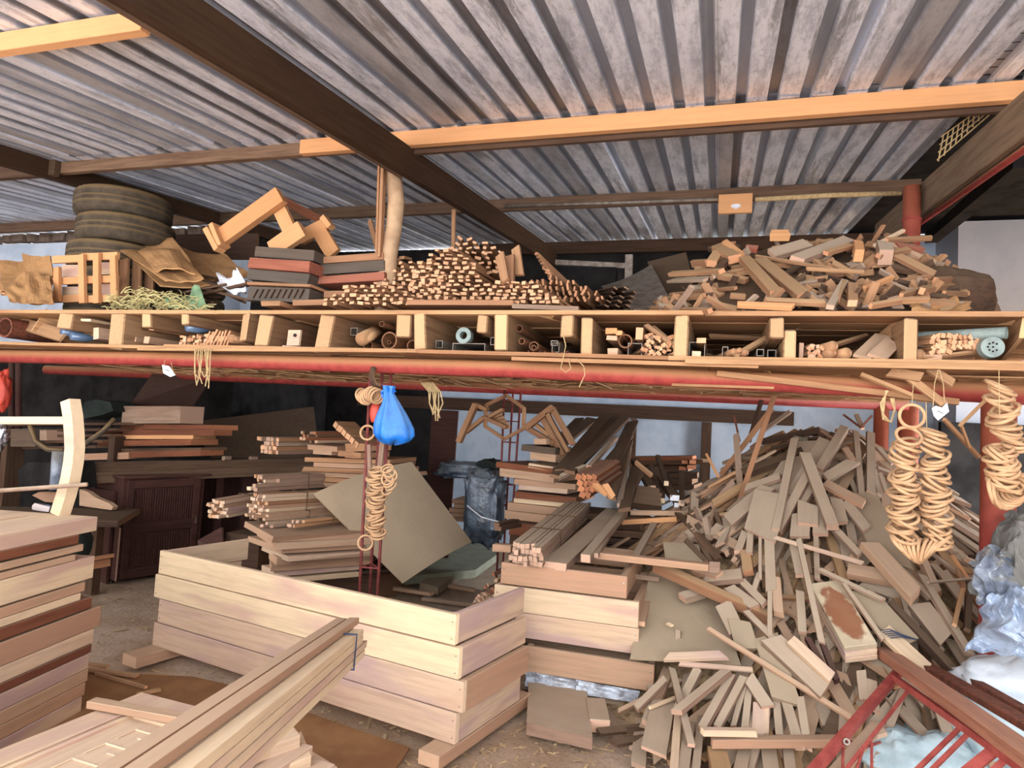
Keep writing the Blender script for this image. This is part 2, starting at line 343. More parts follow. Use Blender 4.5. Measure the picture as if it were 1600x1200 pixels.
# corrugated roof: A + s*Y plane
RA, RS = 1.65, .10
def rz(y, a=RA): return 1.6 + a + RS * y
ceil = thing('ceiling', (0, 0, rz(0)), kind='structure')
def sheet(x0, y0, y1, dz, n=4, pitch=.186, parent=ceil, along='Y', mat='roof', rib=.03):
    prof = []
    for k in range(n):
        b = k * pitch; prof += [(b, 0), (b + pitch * .61, 0), (b + pitch * .66, rib), (b + pitch * .94, rib)]
    prof.append((n * pitch + .012, 0)); vv = []; ff = []; th = .0015; steps = 7
    for j in range(steps):
        y = y0 + (y1 - y0) * j / (steps - 1)
        for (px_, pz) in prof:
            wv = .004 * noise.noise(Vector((px_ + x0, y * 1.2, 0)))
            vv.append((x0 + px_, y, rz(y) + dz + pz + wv))
    m = len(prof)
    for j in range(steps - 1):
        for i in range(m - 1): ff.append((j * m + i, j * m + i + 1, (j + 1) * m + i + 1, (j + 1) * m + i))
    q = len(vv); vv += [(a, b, c + th) for a, b, c in vv]; ff += [tuple(q + i for i in f[::-1]) for f in ff]
    me = bpy.data.meshes.new('roof_sheet'); me.from_pydata([(a - x0, b, c - rz(0)) for a, b, c in vv], [], ff)
    link('roof_sheet', me, mat, Matrix.Translation((x0, 0, rz(0))), parent)
x = -9.0 - .744 * 5; i = 0
while x < 1.0:
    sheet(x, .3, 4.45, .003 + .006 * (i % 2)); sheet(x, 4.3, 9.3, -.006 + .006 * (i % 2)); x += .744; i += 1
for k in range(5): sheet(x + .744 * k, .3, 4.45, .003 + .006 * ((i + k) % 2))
# side roof, corrugations across; its shade is painted in as black
side = thing('ceiling_side', (1.5, 5, 4), kind='structure')
b = MB(); prof = []
y = 1.0; k = 0; pts = []
while y < 9.3:
    pts += [(y, 0), (y + .05, .022)]; y += .1
v = []; f = []
for xx in (1.36, 4.7):
    for (yy, zz) in pts: v.append((xx, yy, rz(yy) + .03 + zz))
m = len(pts); f = [(i, i + 1, m + i + 1, m + i) for i in range(m - 1)]
me = bpy.data.meshes.new('roof_sheet'); me.from_pydata([(a - 1.5, b_ - 5, c - 4) for a, b_, c in v], [], f)
link('roof_sheet', me, 'tin_and_shade', Matrix.Translation((1.5, 5, 4)), side)
# purlins
def purlin(a, b, Y, mat, h=.10, w_=.05, **k):
    A = W(*a, Y=Y); B = W(*b, Y=Y); A.z = B.z = rz(Y) - h / 2 - .004
    return beam('roof_purlin', A, B, w_, h, mat, (0, -RS, 1), **k)
def purlin_at(px0, px1, Y, mat, z0=None, h=.1, w_=.06, **k):
    x0 = W(px0, 200, Y=Y).x; x1 = W(px1, 200, Y=Y).x; z = rz(Y) - h / 2 - .006
    return beam('roof_purlin', (x0, Y, z), (x1, Y, z), w_, h, mat, **k)
purlin_at(-60, 214, 2.5, 'orange', label='fresh orange timber purlin at the very front of the roof', cat='beam')
purlin_at(474, 1640, 4.36, 'orange', h=.11, label='long bright orange purlin crossing the whole roof', cat='beam')
purlin_at(92, 580, 4.42, 'purlin', h=.1, label='grey weathered purlin left of the long orange one', cat='beam')
purlin_at(-60, 96, 4.36, 'purlin', h=.13, label='short dark purlin end at the left edge of the roof', cat='beam')
purlin_at(600, 1640, 4.45, 'dark', h=.14, w_=.04, label='dark old purlin just behind the long orange one', cat='beam')
purlin_at(740, 1440, 6.46, 'purlin', h=.12, label='dark middle purlin ending at the tall red post', cat='beam')
purlin_at(-60, 740, 6.46, 'purlin', h=.12, label='dark middle purlin left of the main rafter', cat='beam')
purlin_at(760, 1440, 8.95, 'dark', h=.16, label='rearmost dark purlin above the back wall', cat='beam')
def rafter(xc, y0, y1, w_, h, top, mat, **k):
    A = Vector((xc, y0, rz(y0) - top - h / 2)); B = Vector((xc, y1, rz(y1) - top - h / 2))
    return beam('roof_rafter', A, B, w_, h, mat, bev=.004, **k)
RX = -2.225
rafter(RX, .4, 9.0, .07, .21, .11, 'rafter', label='heavy dark brown rafter running from the front over the log post', cat='beam')
_a = W(250, 30, Y=2.3)
rafter(RX - .045, .4, 4.4, .03, .03, .30, 'purlin', label='thin raw strip nailed along the lower left edge of the dark rafter', cat='beam')
rafter(-5.65, .4, 9.0, .09, .15, .0, 'rafter', label='dark rafter at the far left above the tyres', cat='beam')
# right rafter with its red pipe, tall post, side gap
b = beam('roof_rafter', (1.50, 2.2, rz(2.2) - .29), (1.50, 7.6, rz(7.6) - .29), .05, .25, 'oldplank', bev=.004, label='old weathered plank rafter at the right edge beside the thin red pipe', cat='beam')
tubeobj('red_pipe_rail', [(1.54, 2.2, rz(2.2) - .44), (1.53, 6.4, rz(6.4) - .44)], .022, 'redpaint', label='thin red pipe running under the right rafter', cat='pipe')
p0 = W(1425, 292, Y=5.8)
b = MB(); b.tube([(p0.x, 5.8, 2.31), (p0.x, 5.8, p0.z)], .062, 18)
post = b.build('red_steel_post', 'redpost', smooth=True, label='red steel post standing on the shelf up to the middle purlin', cat='post')
b = MB(); b.tube([(p0.x, 5.8, p0.z - .27), (p0.x, 5.8, p0.z - .255)], .069, 18); b.build('weld_ring', 'redpost', post)
b = MB(); a = W(1600, 250, Y=5.2); c = W(1455, 372, Y=8.0); b.box(a, c, .12, .1); b.build('roof_rafter', 'tin_and_shade', label='black rafter across the gloomy side roof at the right', cat='beam')
# wire mesh stuffed in the gap
t = thing('wire_mesh', W(1500, 215, Y=5.6), label='rusty welded wire mesh filling the gap right of the roof edge', cat='mesh')
for i in range(10):
    a = W(1466 + i * 9, 252 - i * 9, Y=4.9); tubeobj('wire', [a, W(1474 + i * 8, 212 - i * 6, Y=4.9)], .005, 'cord', 4, t)
for i in range(4): tubeobj('wire', [W(1464 + i * 2, 250 - i * 12, Y=4.91), W(1550 + i * 1, 176 - i * 7, Y=4.91)], .005, 'cord', 4, t)
# junction box and conduit on the middle purlin
t = thing('junction_box', W(1148, 320, Y=6.3), label='small orange board holding a bulb on the middle purlin', cat='box')
a = W(1123, 305, Y=6.3); c = W(1176, 305, Y=6.3); h = m_of(30, a)
beam('board', (a.x, 6.3, a.z - h / 2), (c.x, 6.3, a.z - h / 2), .04, h, 'orange', parent=t)
q = W(1150, 321, Y=6.29); b = MB(); b.tube([q, q - Vector((0, 0, .02)), q - Vector((0, 0, .035))], [.045, .04, .01], 12); b.build('bulb', 'paper', t, smooth=True)
tubeobj('conduit', [W(1180, 312, Y=6.3), W(1300, 305, Y=6.3), W(1408, 302, Y=6.3)], .022, 'cord', 8, label='pale conduit pipe hanging under the middle purlin right of the box', cat='pipe')
tubeobj('conduit', [W(790, 322, Y=6.35), W(960, 317, Y=6.35), W(1122, 311, Y=6.35)], .016, 'steel', 8, label='thin grey conduit under the middle purlin left of the box', cat='pipe')
# log post and split planks beside it
q = W(607, 400, Y=4.5); top = W(613, 250, Y=4.5)
b = MB(); r_ = m_of(13, q)
b.tube([(q.x - .01, 4.5, 2.31), (q.x, 4.5, q.z), (q.x + .03, 4.5, q.z + .22), (q.x + .035, 4.5, q.z + .4), (top.x, 4.5, top.z)], [r_ * 1.15, r_ * 1.08, r_ * .98, r_ * 1.02, r_ * .95], 14)
b.build('log_post', 'log', smooth=True, label='peeled crooked log propping the main rafter above the shelf', cat='post')
A = W(594, 402, Y=4.42); B_ = W(600, 250, Y=4.42)
stick('prop_plank', A, B_, .022, .05, 'heap2', (0, 1, 0), label='thin upright plank touching the left side of the log post', cat='plank')
stick('prop_plank', W(590, 400, Y=4.5), W(594, 258, Y=4.5), .016, .05, 'lath', (0, 1, 0), label='narrow raw strip leftmost beside the log post', cat='plank')
stick('upright_batten', W(708, 430, Y=5.5), W(709, 328, Y=5.5), .03, .03, 'heap2', (0, 1, 0), label='slim upright batten behind the lath stacks', cat='batten')
stick('upright_batten', W(612, 470, Y=5.5), W(578, 345, Y=5.5), .04, .03, 'lath', (0, 1, 0), label='short tilted batten in the dark left of the log post', cat='batten')

# ---------------------------------------------------------------- the storage shelf
TY = 4.05
tb = MB(); tb.tube([(-6.9, TY, 1.93), (-4, TY, 1.955), (-1.2, TY, 1.95), (1.62, TY, 1.89)], .052, 20)
tb.build('red_steel_tube', 'redpaint', smooth=True, label='front red steel tube carrying the loaded shelf', cat='tube')
tb = MB(); tb.tube([(-8, 6.4, 1.99), (1.52, 6.4, 1.95)], .055, 18)
tb.build('red_steel_tube', 'redpaint', smooth=True, label='rear red steel tube under the back of the shelf', cat='tube')
ZT = 2.285
shelf = thing('storage_shelf', (-2, 4, 1.98), label='long raised timber shelf with open bays resting on two red tubes', cat='shelf')
def ztop(x): return 2.30
yy = 3.9; row = 0
while yy < 6.5:
    x = -7.2 + U(0, .8)
    wd = .03 if row == 0 else U(.2, .26)
    while x < 2.0:
        L = U(1.8, 3.4); x2 = min(x + L, 2.15)
        zt = ztop(x) + U(-.006, .004)
        stick('deck_plank', (x, yy + wd / 2, zt - .014), (x2 - .01, yy + wd / 2, zt - .014 + U(-.006, .006)), wd, .026, 'deck', jit=.1, parent=shelf); x = x2
    yy += wd + U(.004, .02); row += 1
yy = 3.88; row = 0
while yy < 6.5:
    x = -7.2 + U(0, .6) if row else -5.9
    wd = U(.17, .25)
    while x < 2.0:
        L = U(1.6, 3.0); x2 = min(x + L, 2.15)
        stick('bottom_plank', (x, yy + wd / 2, 2.034 + U(-.012, .006)), (x2 - .01, yy + wd / 2, 2.034 + U(-.012, .006)), wd, .024, 'deck', jit=.12, parent=shelf); x = x2
    yy += wd + U(.008, .05); row += 1
JO = [(100, 113, 484, 509, 0), (178, 193, 484, 541, 0), (226, 236, 490, 512, 1), (378, 393, 487, 531, 0), (408, 423, 491, 541, 1), (501, 516, 485, 546, 0),
      (620, 641, 484, 520, 0), (649, 664, 490, 545, 1), (748, 762, 485, 514, 0), (776, 792, 492, 549, 1), (877, 896, 487, 522, 0), (908, 925, 498, 560, 1),
      (1055, 1075, 490, 560, 0), (1203, 1224, 497, 530, 0), (1224, 1242, 515, 566, 1), (1410, 1433, 496, 570, 1), (283, 296, 488, 506, 1)]
for (a, c, t0, t1, old) in JO:
    A = W(a, t0, Y=3.93); B_ = W(c, t1, Y=3.93); wd = B_.x - A.x; x = (A.x + B_.x) / 2; ht = A.z - B_.z
    top_ = min(A.z, 2.275); zc = top_ - ht / 2
    stick('joist', (x, 3.90 + U(0, .03), zc), (x + U(-.04, .04), 6.3, zc), wd, ht, 'joist', skew=.3, bev=.008, jit=.09, parent=shelf)
# leaning divider boards in the end bays
for (a, b_, c, d, wd) in (((1425, 500), (1350, 560), 4.0, 4.5, 40), ((1600, 505), (1545, 575), 3.95, 4.5, 44), ((60, 500), (180, 540), 4.1, 4.6, 40)):
    A = W(*a, Y=c); B_ = W(*b_, Y=d); stick('divider_board', A, B_, m_of(wd, A), .02, 'deck', (0, -1, .3), parent=shelf)
# second loose planks hanging along the front underside of the shelf
for i, (a, b_, y, hp, lab) in enumerate([((215, 545), (650, 548), 3.86, 5, 'long front lip board under the left bays of the shelf'), ((800, 560), (1185, 572), 3.86, 6, 'front lip board under the middle bays of the shelf'),
        ((1070, 564), (1600, 575), 3.84, 8, 'frayed front lip board under the right bays of the shelf'), ((1120, 583), (1500, 628), 3.97, 9, 'long loose board sagging beneath the right end of the shelf'),
        ((1050, 601), (1210, 606), 4.0, 4, 'thin strip wired to the front red tube')]):
    pb('lip_board', a, b_, y, hp, .05, 'deck', label=lab, cat='board')
HANG = [((1400, 575), (1475, 632), 3.95, 3.85, 12), ((1345, 585), (1425, 618), 3.95, 3.88, 6), ((1450, 575), (1490, 600), 3.95, 3.9, 14), ((1390, 582), (1440, 590), 3.95, 3.9, 16), ((1475, 655), (1530, 715), 3.9, 3.95, 5), ((1500, 665), (1545, 620), 3.9, 3.95, 5), ((1500, 660), (1515, 700), 3.92, 3.9, 3)]
for a, b_, y1, y2, wd in HANG:
    A = W(*a, Y=y1); B_ = W(*b_, Y=y2); stick('dangling_offcut', A, B_, m_of(wd, A), .02, 'deck', (0, -1, .4), label=f'offcut of wood dangling below the right shelf end, {"wide" if wd > 10 else "thin"}, {"pointing down right" if b_[0] > a[0] + 20 else "nearly upright"}', cat='offcut', group='offcuts dangling under the shelf')
# debris strips under the decking between the tubes
b = MB()
for i in range(260):
    x = U(-6, 1.6); y = U(4.2, 6.3); a_ = U(-.5, .5) + (math.pi / 2 if rnd.random() < .25 else 0); L = U(.2, .8)
    b.box((x, y, 2.0 - U(0, .04)), (x + L * math.cos(a_), y + L * math.sin(a_), 2.0 - U(0, .05)), U(.01, .06), .008)
b.build('shelf_underside_splinters', 'deck', kind='stuff', label='splinters and dust caught under the shelf decking', cat='debris')

# posts below
def redpost(px, Y, r, z0, z1, lab, py=700):
    q = W(px, py, Y=Y); b = MB(); b.tube([(q.x, Y, z0), (q.x, Y, z1)], r, 20); return b.build('red_steel_post', 'redpost', smooth=True, label=lab, cat='post')
redpost(1376, 6.4, .058, -.05, 1.95, 'thinner red post rising out of the scrap heap')
redpost(1418, 6.45, .08, -.05, 1.95, 'thicker red post just left of the hanging ring strings')
redpost(1560, 4.05, .078, -.05, 1.85, 'stout red post at the right carrying the front tube')

# lattice columns
def lattice(name, legs_top, legs_bot, Yt, ztop_, lab):
    xs_t = legs_top; xs_b = legs_bot
    t = thing(name, (W(xs_b[0][0], 900, Y=Yt).x, Yt, 0), label=lab, cat='column')
    L = []
    for k, (a, c) in enumerate(zip(xs_t, xs_b)):
        yo = Yt + (.0, .14, .02)[k]
        A = W(a[0], a[1], Y=yo); B_ = W(c[0], c[1], Y=yo); d = (B_ - A) / (B_.z - A.z)
        p1 = A + d * (ztop_ - A.z); p2 = A + d * (0 - A.z); L.append((p1, p2))
        tubeobj('leg', [p1, p2], .011, 'redbar', 8, t)
    for i in range(9):
        f = (i + .5) / 9.5
        q = [a.lerp(b_, f) for a, b_ in L]
        for j in range(3): tubeobj('brace', [q[j], q[(j + 1) % 3]], .006, 'redbar', 6, t)
    return t
lattice('lattice_column', [(578, 600), (596, 600), (610, 600)], [(561, 940), (577, 940), (589, 940)], 4.12, 1.93, 'slender maroon lattice column hung with rings and a blue bag')
lattice('lattice_column', [(787, 640), (800, 640), (812, 640)], [(779, 830), (789, 830), (799, 830)], 6.35, 1.95, 'rear maroon lattice column behind the hexagonal frame')

# ================================================================ ON TOP OF THE SHELF
def grid(name, cs, th, mat, bend=0, nx=10, ny=8, wob=0, parent=None, axis='u', **k):
    """thick sheet spanned by four corners (3D), bulged by bend along its normal"""
    c = [Vector(q) for q in cs]; n = (c[1] - c[0]).cross(c[3] - c[0]).normalized(); vv = []; ff = []
    sd = U(0, 50)
    for s_ in (0, 1):
        for j in range(ny + 1):
            for i in range(nx + 1):
                u, v = i / nx, j / ny
                p = c[0].lerp(c[1], u).lerp(c[3].lerp(c[2], u), v)
                q = math.sin(math.pi * (u if axis == 'u' else v)) * bend + wob * noise.noise(Vector((u * 3 + sd, v * 3, sd)))
                vv.append(p + n * (q + (s_ - .5) * th))
    m = (nx + 1) * (ny + 1)
    for j in range(ny):
        for i in range(nx):
            a = j * (nx + 1) + i; ff.append((a, a + 1, a + nx + 2, a + nx + 1)); ff.append((m + a, m + a + nx + 1, m + a + nx + 2, m + a + 1))
    bd = [i for i in range(nx + 1)] + [j * (nx + 1) + nx for j in range(1, ny + 1)] + [ny * (nx + 1) + i for i in range(nx - 1, -1, -1)] + [j * (nx + 1) for j in range(ny - 1, 0, -1)]
    for i in range(len(bd)): a, b_ = bd[i], bd[(i + 1) % len(bd)]; ff.append((a, m + a, m + b_, b_))
    b = MB(); b.v = vv; b.f = ff; return b.build(name, mat, parent, **k)
def q3(*pts): return [W(p[0], p[1], Y=p[2]) for p in pts]
# tyres
def tyre_mesh():
    prof = [(.20, -.085), (.24, -.115), (.34, -.118), (.385, -.1), (.398, -.075), (.40, -.03), (.394, -.026), (.394, -.018), (.40, -.014), (.40, .014), (.394, .018), (.394, .026), (.40, .03), (.398, .075), (.385, .1), (.34, .118), (.24, .115), (.20, .085), (.215, 0)]
    N = 72; vv = []; ff = []; m = len(prof)
    for a in range(N):
        t = 2 * math.pi * a / N
        for i, (r, z) in enumerate(prof):
            rr = r - (.011 if a % 2 and i in (3, 4, 13, 14) else 0); vv.append((rr * math.cos(t), rr * math.sin(t), z))
    for a in range(N):
        for i in range(m):
            b_ = (a + 1) % N; j = (i + 1) % m; ff.append((a * m + i, b_ * m + i, b_ * m + j, a * m + j))
    me = bpy.data.meshes.new('tyre'); me.from_pydata(vv, [], ff)
    bm = bmesh.new(); bm.from_mesh(me); bmesh.ops.recalc_face_normals(bm, faces=bm.faces); bm.to_mesh(me); bm.free()
    for p in me.polygons: p.use_smooth = True
    return me
tm = tyre_mesh(); q = W(197, 300, Y=4.8); names = ['bottom', 'second lowest', 'middle', 'second from top', 'topmost']
for i in range(5):
    link('tyre', tm, 'rubber', Matrix.Translation((q.x + 0 + (0, .03, -.03, .05, 0)[i], 4.8, 2.31 + .12 + i * .238)), label=f'dusty black tyre, {names[i]} of the tall stack at the left of the shelf', cat='tyre')
q = W(300, 330, Y=5.9)
for i in range(4): link('tyre', tm, 'rubber', Matrix.Translation((q.x, 5.9, 2.31 + .12 + i * .238)), label=f'dark tyre, {names[i]} of the shorter stack in the shadow', cat='tyre')
# old slatted crate
cr = thing('slatted_crate', W(130, 474, Y=4.3), label='small orange wooden slatted crate standing between the cardboard boxes', cat='crate')
for (a, b_, h) in (((90, 418), (90, 472), 0), ((128, 398), (130, 474), 0), ((152, 396), (152, 474), 0), ((178, 400), (180, 472), 0)):
    A = W(*a, Y=4.28); B_ = W(*b_, Y=4.28); stick('slat', A, B_, m_of(11, A), .03, 'orange', (0, -1, 0), parent=cr, skew=.05)
for (x0, x1, y) in ((84, 130, 406), (84, 130, 440), (84, 130, 468), (130, 185, 402), (130, 185, 438), (130, 185, 468)):
    A = W(x0, y, Y=4.32); B_ = W(x1, y - 2, Y=4.32); stick('rail', A, B_, .03, m_of(11, A), 'orange', parent=cr, skew=.05)
for (x0, x1, y) in ((98, 124, 424), (98, 124, 458), (158, 176, 420), (158, 176, 452)):
    grid('panel', q3((x0, y - 10, 4.38), (x1, y - 10, 4.38), (x1, y + 9, 4.38), (x0, y + 9, 4.38)), .01, 'pale', parent=cr, nx=1, ny=1)
for i, x0 in enumerate((195, 215, 235)): stick('slat', W(x0, 405, Y=4.5 + i * .1), W(x0 - 2, 470, Y=4.5 + i * .1), .09, .02, 'heap2', (0, -1, 0), parent=cr)
# cardboard
CARD = [('cardboard_box', q3((38, 398, 4.5), (82, 402, 4.4), (80, 474, 4.2), (42, 474, 4.2)), .02, 'opened brown cardboard box left of the slatted crate'),
        ('cardboard_flap', q3((2, 440, 4.3), (40, 425, 4.35), (52, 474, 4.1), (14, 470, 4.1)), .015, 'cardboard flap bent down at the far left of the shelf'),
        ('cardboard_flap', q3((40, 425, 4.3), (78, 432, 4.3), (84, 474, 4.05), (40, 474, 4.05)), .0, 'upright torn cardboard flap touching the slatted crate'),
        ('cardboard_sheet', q3((160, 372, 4.7), (270, 374, 4.9), (318, 434, 4.3), (258, 438, 4.2)), .03, 'topmost flattened cardboard sheet sagging under the tyres'),
        ('cardboard_sheet', q3((215, 395, 4.6), (296, 398, 4.7), (305, 428, 4.3), (245, 425, 4.25)), -.04, 'folded cardboard sheet with a curled edge'),
        ('cardboard_sheet', q3((270, 380, 5.0), (350, 398, 5.1), (392, 432, 4.7), (300, 440, 4.5)), .04, 'large grey-brown cardboard sheet behind the folded one'),
        ('cardboard_sheet', q3((180, 380, 4.75), (260, 380, 4.9), (330, 446, 4.45), (250, 446, 4.3)), .02, 'lower flattened cardboard sheet in the cardboard heap'),
        ('cardboard_sheet', q3((0, 408, 4.9), (60, 402, 4.9), (70, 450, 4.7), (0, 460, 4.7)), .03, 'flattened cardboard leaning against the pale wall')]
for nme, cs, bd, lab in CARD: grid(nme, cs, .012, 'card', bd, wob=.03, label=lab, cat='cardboard')
for i in range(7):
    stick('thin_offcut', W(0 + i * 5, 455 + i * 3, Y=4.15 + .02 * i), W(40 + i * 3, 462 + i * 2, Y=4.4), .03, .01, 'heap2', label='thin offcut under the leftmost cardboard', cat='offcut', group='thin offcuts under the cardboard')
for i in range(16):
    stick('thin_offcut', W(U(270, 330), U(425, 470), Y=U(4.4, 4.7)), W(U(330, 400), U(430, 476), Y=U(4.4, 4.8)), U(.02, .06), .02, 'dark', label='dark offcut in the gap right of the cardboard heap', cat='offcut', group='dark offcuts behind the straw')
# straw
b = MB()
for i in range(330):
    c0 = W(U(172, 318), U(452, 478), Y=U(4.0, 4.3)); c0.z = 2.31 + max(0, .16 * (1 - ((c0.x - W(240, 470, Y=4.15).x) / .55) ** 2)) * U(.1, 1)
    a_ = U(0, 6.3); L = U(.05, .16); d = Vector((math.cos(a_) * L, math.sin(a_) * L * .5, U(-.02, .05)))
    b.tube([c0, c0 + d * .5 + Vector((0, 0, .02)), c0 + d], .004, 3, False)
b.build('straw_tangle', 'grass', kind='stuff', label='tangle of yellow straw spilling over the shelf edge', cat='straw')
grid('green_rag', q3((255, 455, 4.25), (312, 448, 4.3), (322, 476, 4.05), (262, 478, 4.05)), .015, 'green', .05, wob=.06, label='faded green rag lying in the straw', cat='cloth')
grid('white_plastic_scrap', q3((342, 432, 4.5), (370, 418, 4.55), (386, 444, 4.4), (345, 452, 4.35)), .01, 'paper', .03, wob=.08, label='crumpled white plastic left of the mottled boards', cat='plastic')
pb('thin_batten', (290, 456), (352, 444), 4.3, 3, .02, 'dark', label='thin dark batten pointing at the white plastic', cat='batten')
# mottled board stacks
def stackboards(rows, depth, cat='board', name='short_board'):
    for (a, b_, Y, h, mat, lab) in rows: pb(name, a, b_, Y, h, depth, mat, bev=.003, skew=.03, label=lab, cat=cat)
stackboards([((388, 458), (482, 462), 4.25, 22, 'grille', 'mottled grey short board with slanting marks, lowest of the left stack'), ((385, 442.5), (484, 446), 4.25, 5, 'heap2', 'thin tan board between the two mottled boards'),
    ((388, 428), (480, 436), 4.27, 17, 'grille', 'mottled dark short board in the middle of the left stack'), ((386, 410), (486, 417), 4.25, 17, 'terra', 'brick-red short board near the top of the left stack'),
    ((400, 393), (490, 399), 4.3, 16, 'grille', 'mottled black board on top of the left stack'), ((408, 474), (438, 474), 4.2, 8, 'heap2', 'left wooden block under the mottled stack'), ((458, 473), (512, 472), 4.2, 9, 'heap2', 'wider wooden block under the mottled stack')], .45)
stackboards([((504, 460), (600, 458), 4.4, 11, 'heap2', 'tan board lowest of the second stack'), ((497, 438), (600, 431), 4.4, 13, 'terra', 'dusty pinkish board in the second stack'), ((502, 421), (600, 414), 4.42, 16, 'grille', 'mottled board of the second stack beside the log post'),
    ((505, 406), (596, 400), 4.42, 11, 'heap2', 'pale board on top of the second stack')], .5)
# chevron carvings on the lowest mottled board
tt = bpy.data.objects
for i in range(9):
    a = W(396 + i * 9, 466, Y=4.244); c = W(403 + i * 9, 452, Y=4.244); stick('slanting_strip', a, c, .006, .018, 'dark', (0, -1, 0), parent=tt['short_board'])
# orange stools / frames
ch = thing('stool_frame', W(400, 390, Y=4.6), label='fresh orange unfinished wooden frame tilted on top of the stacks', cat='frame')
def fr(a, b_, Y, wpx, t, mat='orange', up=(0, -1, 0), nm='frame_bar', par=ch, Yb=None):
    A = W(*a, Y=Y); B_ = W(*b_, Y=Yb or Y); return stick(nm, A, B_, m_of(wpx, A), t, mat, up, bev=.003, skew=.04, jit=.01, parent=par)
fr((342, 375), (440, 305), 4.55, 27, .07); fr((326, 358), (344, 392), 4.5, 9, .1); fr((336, 352), (350, 386), 4.52, 8, .12)
fr((432, 315), (462, 378), 4.62, 22, .05); fr((425, 392), (474, 358), 4.55, 28, .06)
ch2 = thing('stool_frame', W(505, 390, Y=4.9), label='second orange frame half hidden behind the first one', cat='frame')
fr((470, 372), (510, 352), 4.8, 22, .05, par=ch2); fr((494, 352), (522, 398), 4.8, 24, .05, par=ch2); fr((506, 340), (518, 356), 4.75, 9, .08, par=ch2)
stick('rail', W(440, 312, Y=4.9), W(504, 346, Y=5.1), .07, .03, 'red', (0, -1, 0), label='reddish rail sloping between the two orange frames', cat='rail')
pb('dark_board', (270, 385), (400, 385), 5.6, 40, .04, 'dark', label='dark board standing behind the orange frame', cat='board')
# lath stacks, ends to the front
def laths(poly_top, x0, x1, ybase, Y0, spx, rpx, mat, grp, lab, L=1.6, jy=.12, ang=.03, w_=.042, t_=.019, zlift=0, maxn=999, rollj=.15):
    n = 0; y = ybase; row = 0
    while y > 250 and n < maxn:
        x = x0 + U(0, spx); any_ = False
        while x < x1:
            top = poly_top(x)
            if y >= top:
                any_ = True
                if n < maxn:
                    Y = Y0 + U(0, jy) + (ybase - y) * .003; A = W(x + U(-2, 2), y + U(-1.2, 1.2), Y=Y); a_ = ang + U(-.05, .05); LL = L * U(.75, 1.1) if abs(A.x + 2.42) > .13 else .12
                    dz = -.0 + U(-.01, .015)
                    B_ = A + Vector((math.sin(a_) * LL, math.cos(a_) * LL, dz)); tt_ = t_ * U(.7, 1.3)
                    stick('lath', A, B_, w_ * U(.6, 1.15), tt_, mat, roll=U(-rollj, rollj), label=f'{lab}, {ORD[row]} row up, {["left", "middle", "right"][min(2, int((x - x0) / (x1 - x0) * 3))]}', cat='lath', group=grp); n += 1
            x += spx * U(.85, 1.2)
        if not any_: break
        y -= rpx; row += 1
    return n
def interp(pts):
    def f(x):
        if x <= pts[0][0]: return pts[0][1]
        for (a, b_), (c, d) in zip(pts, pts[1:]):
            if x <= c: return b_ + (d - b_) * (x - a) / (c - a)
        return pts[-1][1]
    return f
N = 0
N += laths(interp([(500, 470), (530, 455), (545, 442), (600, 448), (640, 462)]), 505, 640, 474, 4.08, 13, 6.5, 'lath', 'laths in the low front stack', 'raw lath of the low front stack by the mottled boards')
N += laths(interp([(580, 440), (590, 402), (640, 404), (690, 420), (700, 440)]), 582, 700, 462, 4.32, 13, 6.5, 'lath', 'laths in the stack beside the log post', 'raw lath in the stack just right of the log post')
N += laths(interp([(640, 430), (665, 395), (700, 385), (730, 400), (760, 440)]), 640, 770, 466, 4.3, 13.5, 6.8, 'lath', 'laths in the tallest stack', 'raw orange lath in the tall middle stack')
N += laths(interp([(700, 400), (712, 366), (730, 366), (790, 392), (800, 420)]), 702, 800, 425, 4.75, 13, 7.5, 'lath', 'laths tilted on top of the middle stack', 'raw lath tilted on the back of the middle stack', L=1.2, ang=-.25, rollj=.6)
N += laths(interp([(765, 445), (775, 436), (830, 440), (850, 455), (880, 472)]), 768, 880, 472, 4.15, 12, 6, 'lath', 'laths in the right front stack', 'raw lath in the low stack right of the middle stack')
N += laths(interp([(820, 440), (860, 432), (900, 440), (940, 462), (950, 470)]), 822, 950, 466, 4.7, 9, 8, 'heap2', 'laths standing on edge', 'thin lath standing on edge in the right-hand bundle', L=1.2, w_=.018, t_=.04, rollj=.5)
for i in range(14):
    A = W(948 + i * 3.4, 478 - (i % 5) * 7, Y=4.6 + U(0, .3)); stick('lath', A, A + Vector((-.35, .8, .12)), .035, .01, 'dark', roll=.5, label='pale-ended lath poking out at the right end of the lath stacks', cat='lath', group='laths poking out at the right end')
pb('base_board', (636, 472), (800, 473), 4.02, 8, .3, 'heap2', label='board lying under the middle lath stack', cat='board')
for i, (a, b_, wd, lab) in enumerate([((781, 398), (790, 440), 12, 'short board standing upright on the laths, left one'), ((797, 400), (797, 446), 12, 'short board standing upright on the laths, middle one'), ((806, 388), (812, 430), 12, 'taller board standing upright behind the other two'), ((788, 430), (800, 420), 10, 'stubby block leaning against the upright boards')]):
    stick('upright_board', W(*a, Y=4.35 + .08 * i), W(*b_, Y=4.3 + .08 * i), .06, .03, 'heap2', (0, -1, 0), label=lab, cat='board')
for i in range(10):
    a = W(838 + i * 3, 396 + i * 5, Y=5.0); stick('lath', a, a + Vector((.25, .5, -.22)), .06, .02, 'heap2', roll=.4, label='tilted lath sliding down behind the right-hand bundle', cat='lath', group='laths sliding down behind the bundle')
# long pale board seen end on, lying right of the stacks
pb('long_board', (800, 478), (900, 482), 4.0, 7, .25, 'dusty', label='grey board lying flat in front of the right-hand laths', cat='board')
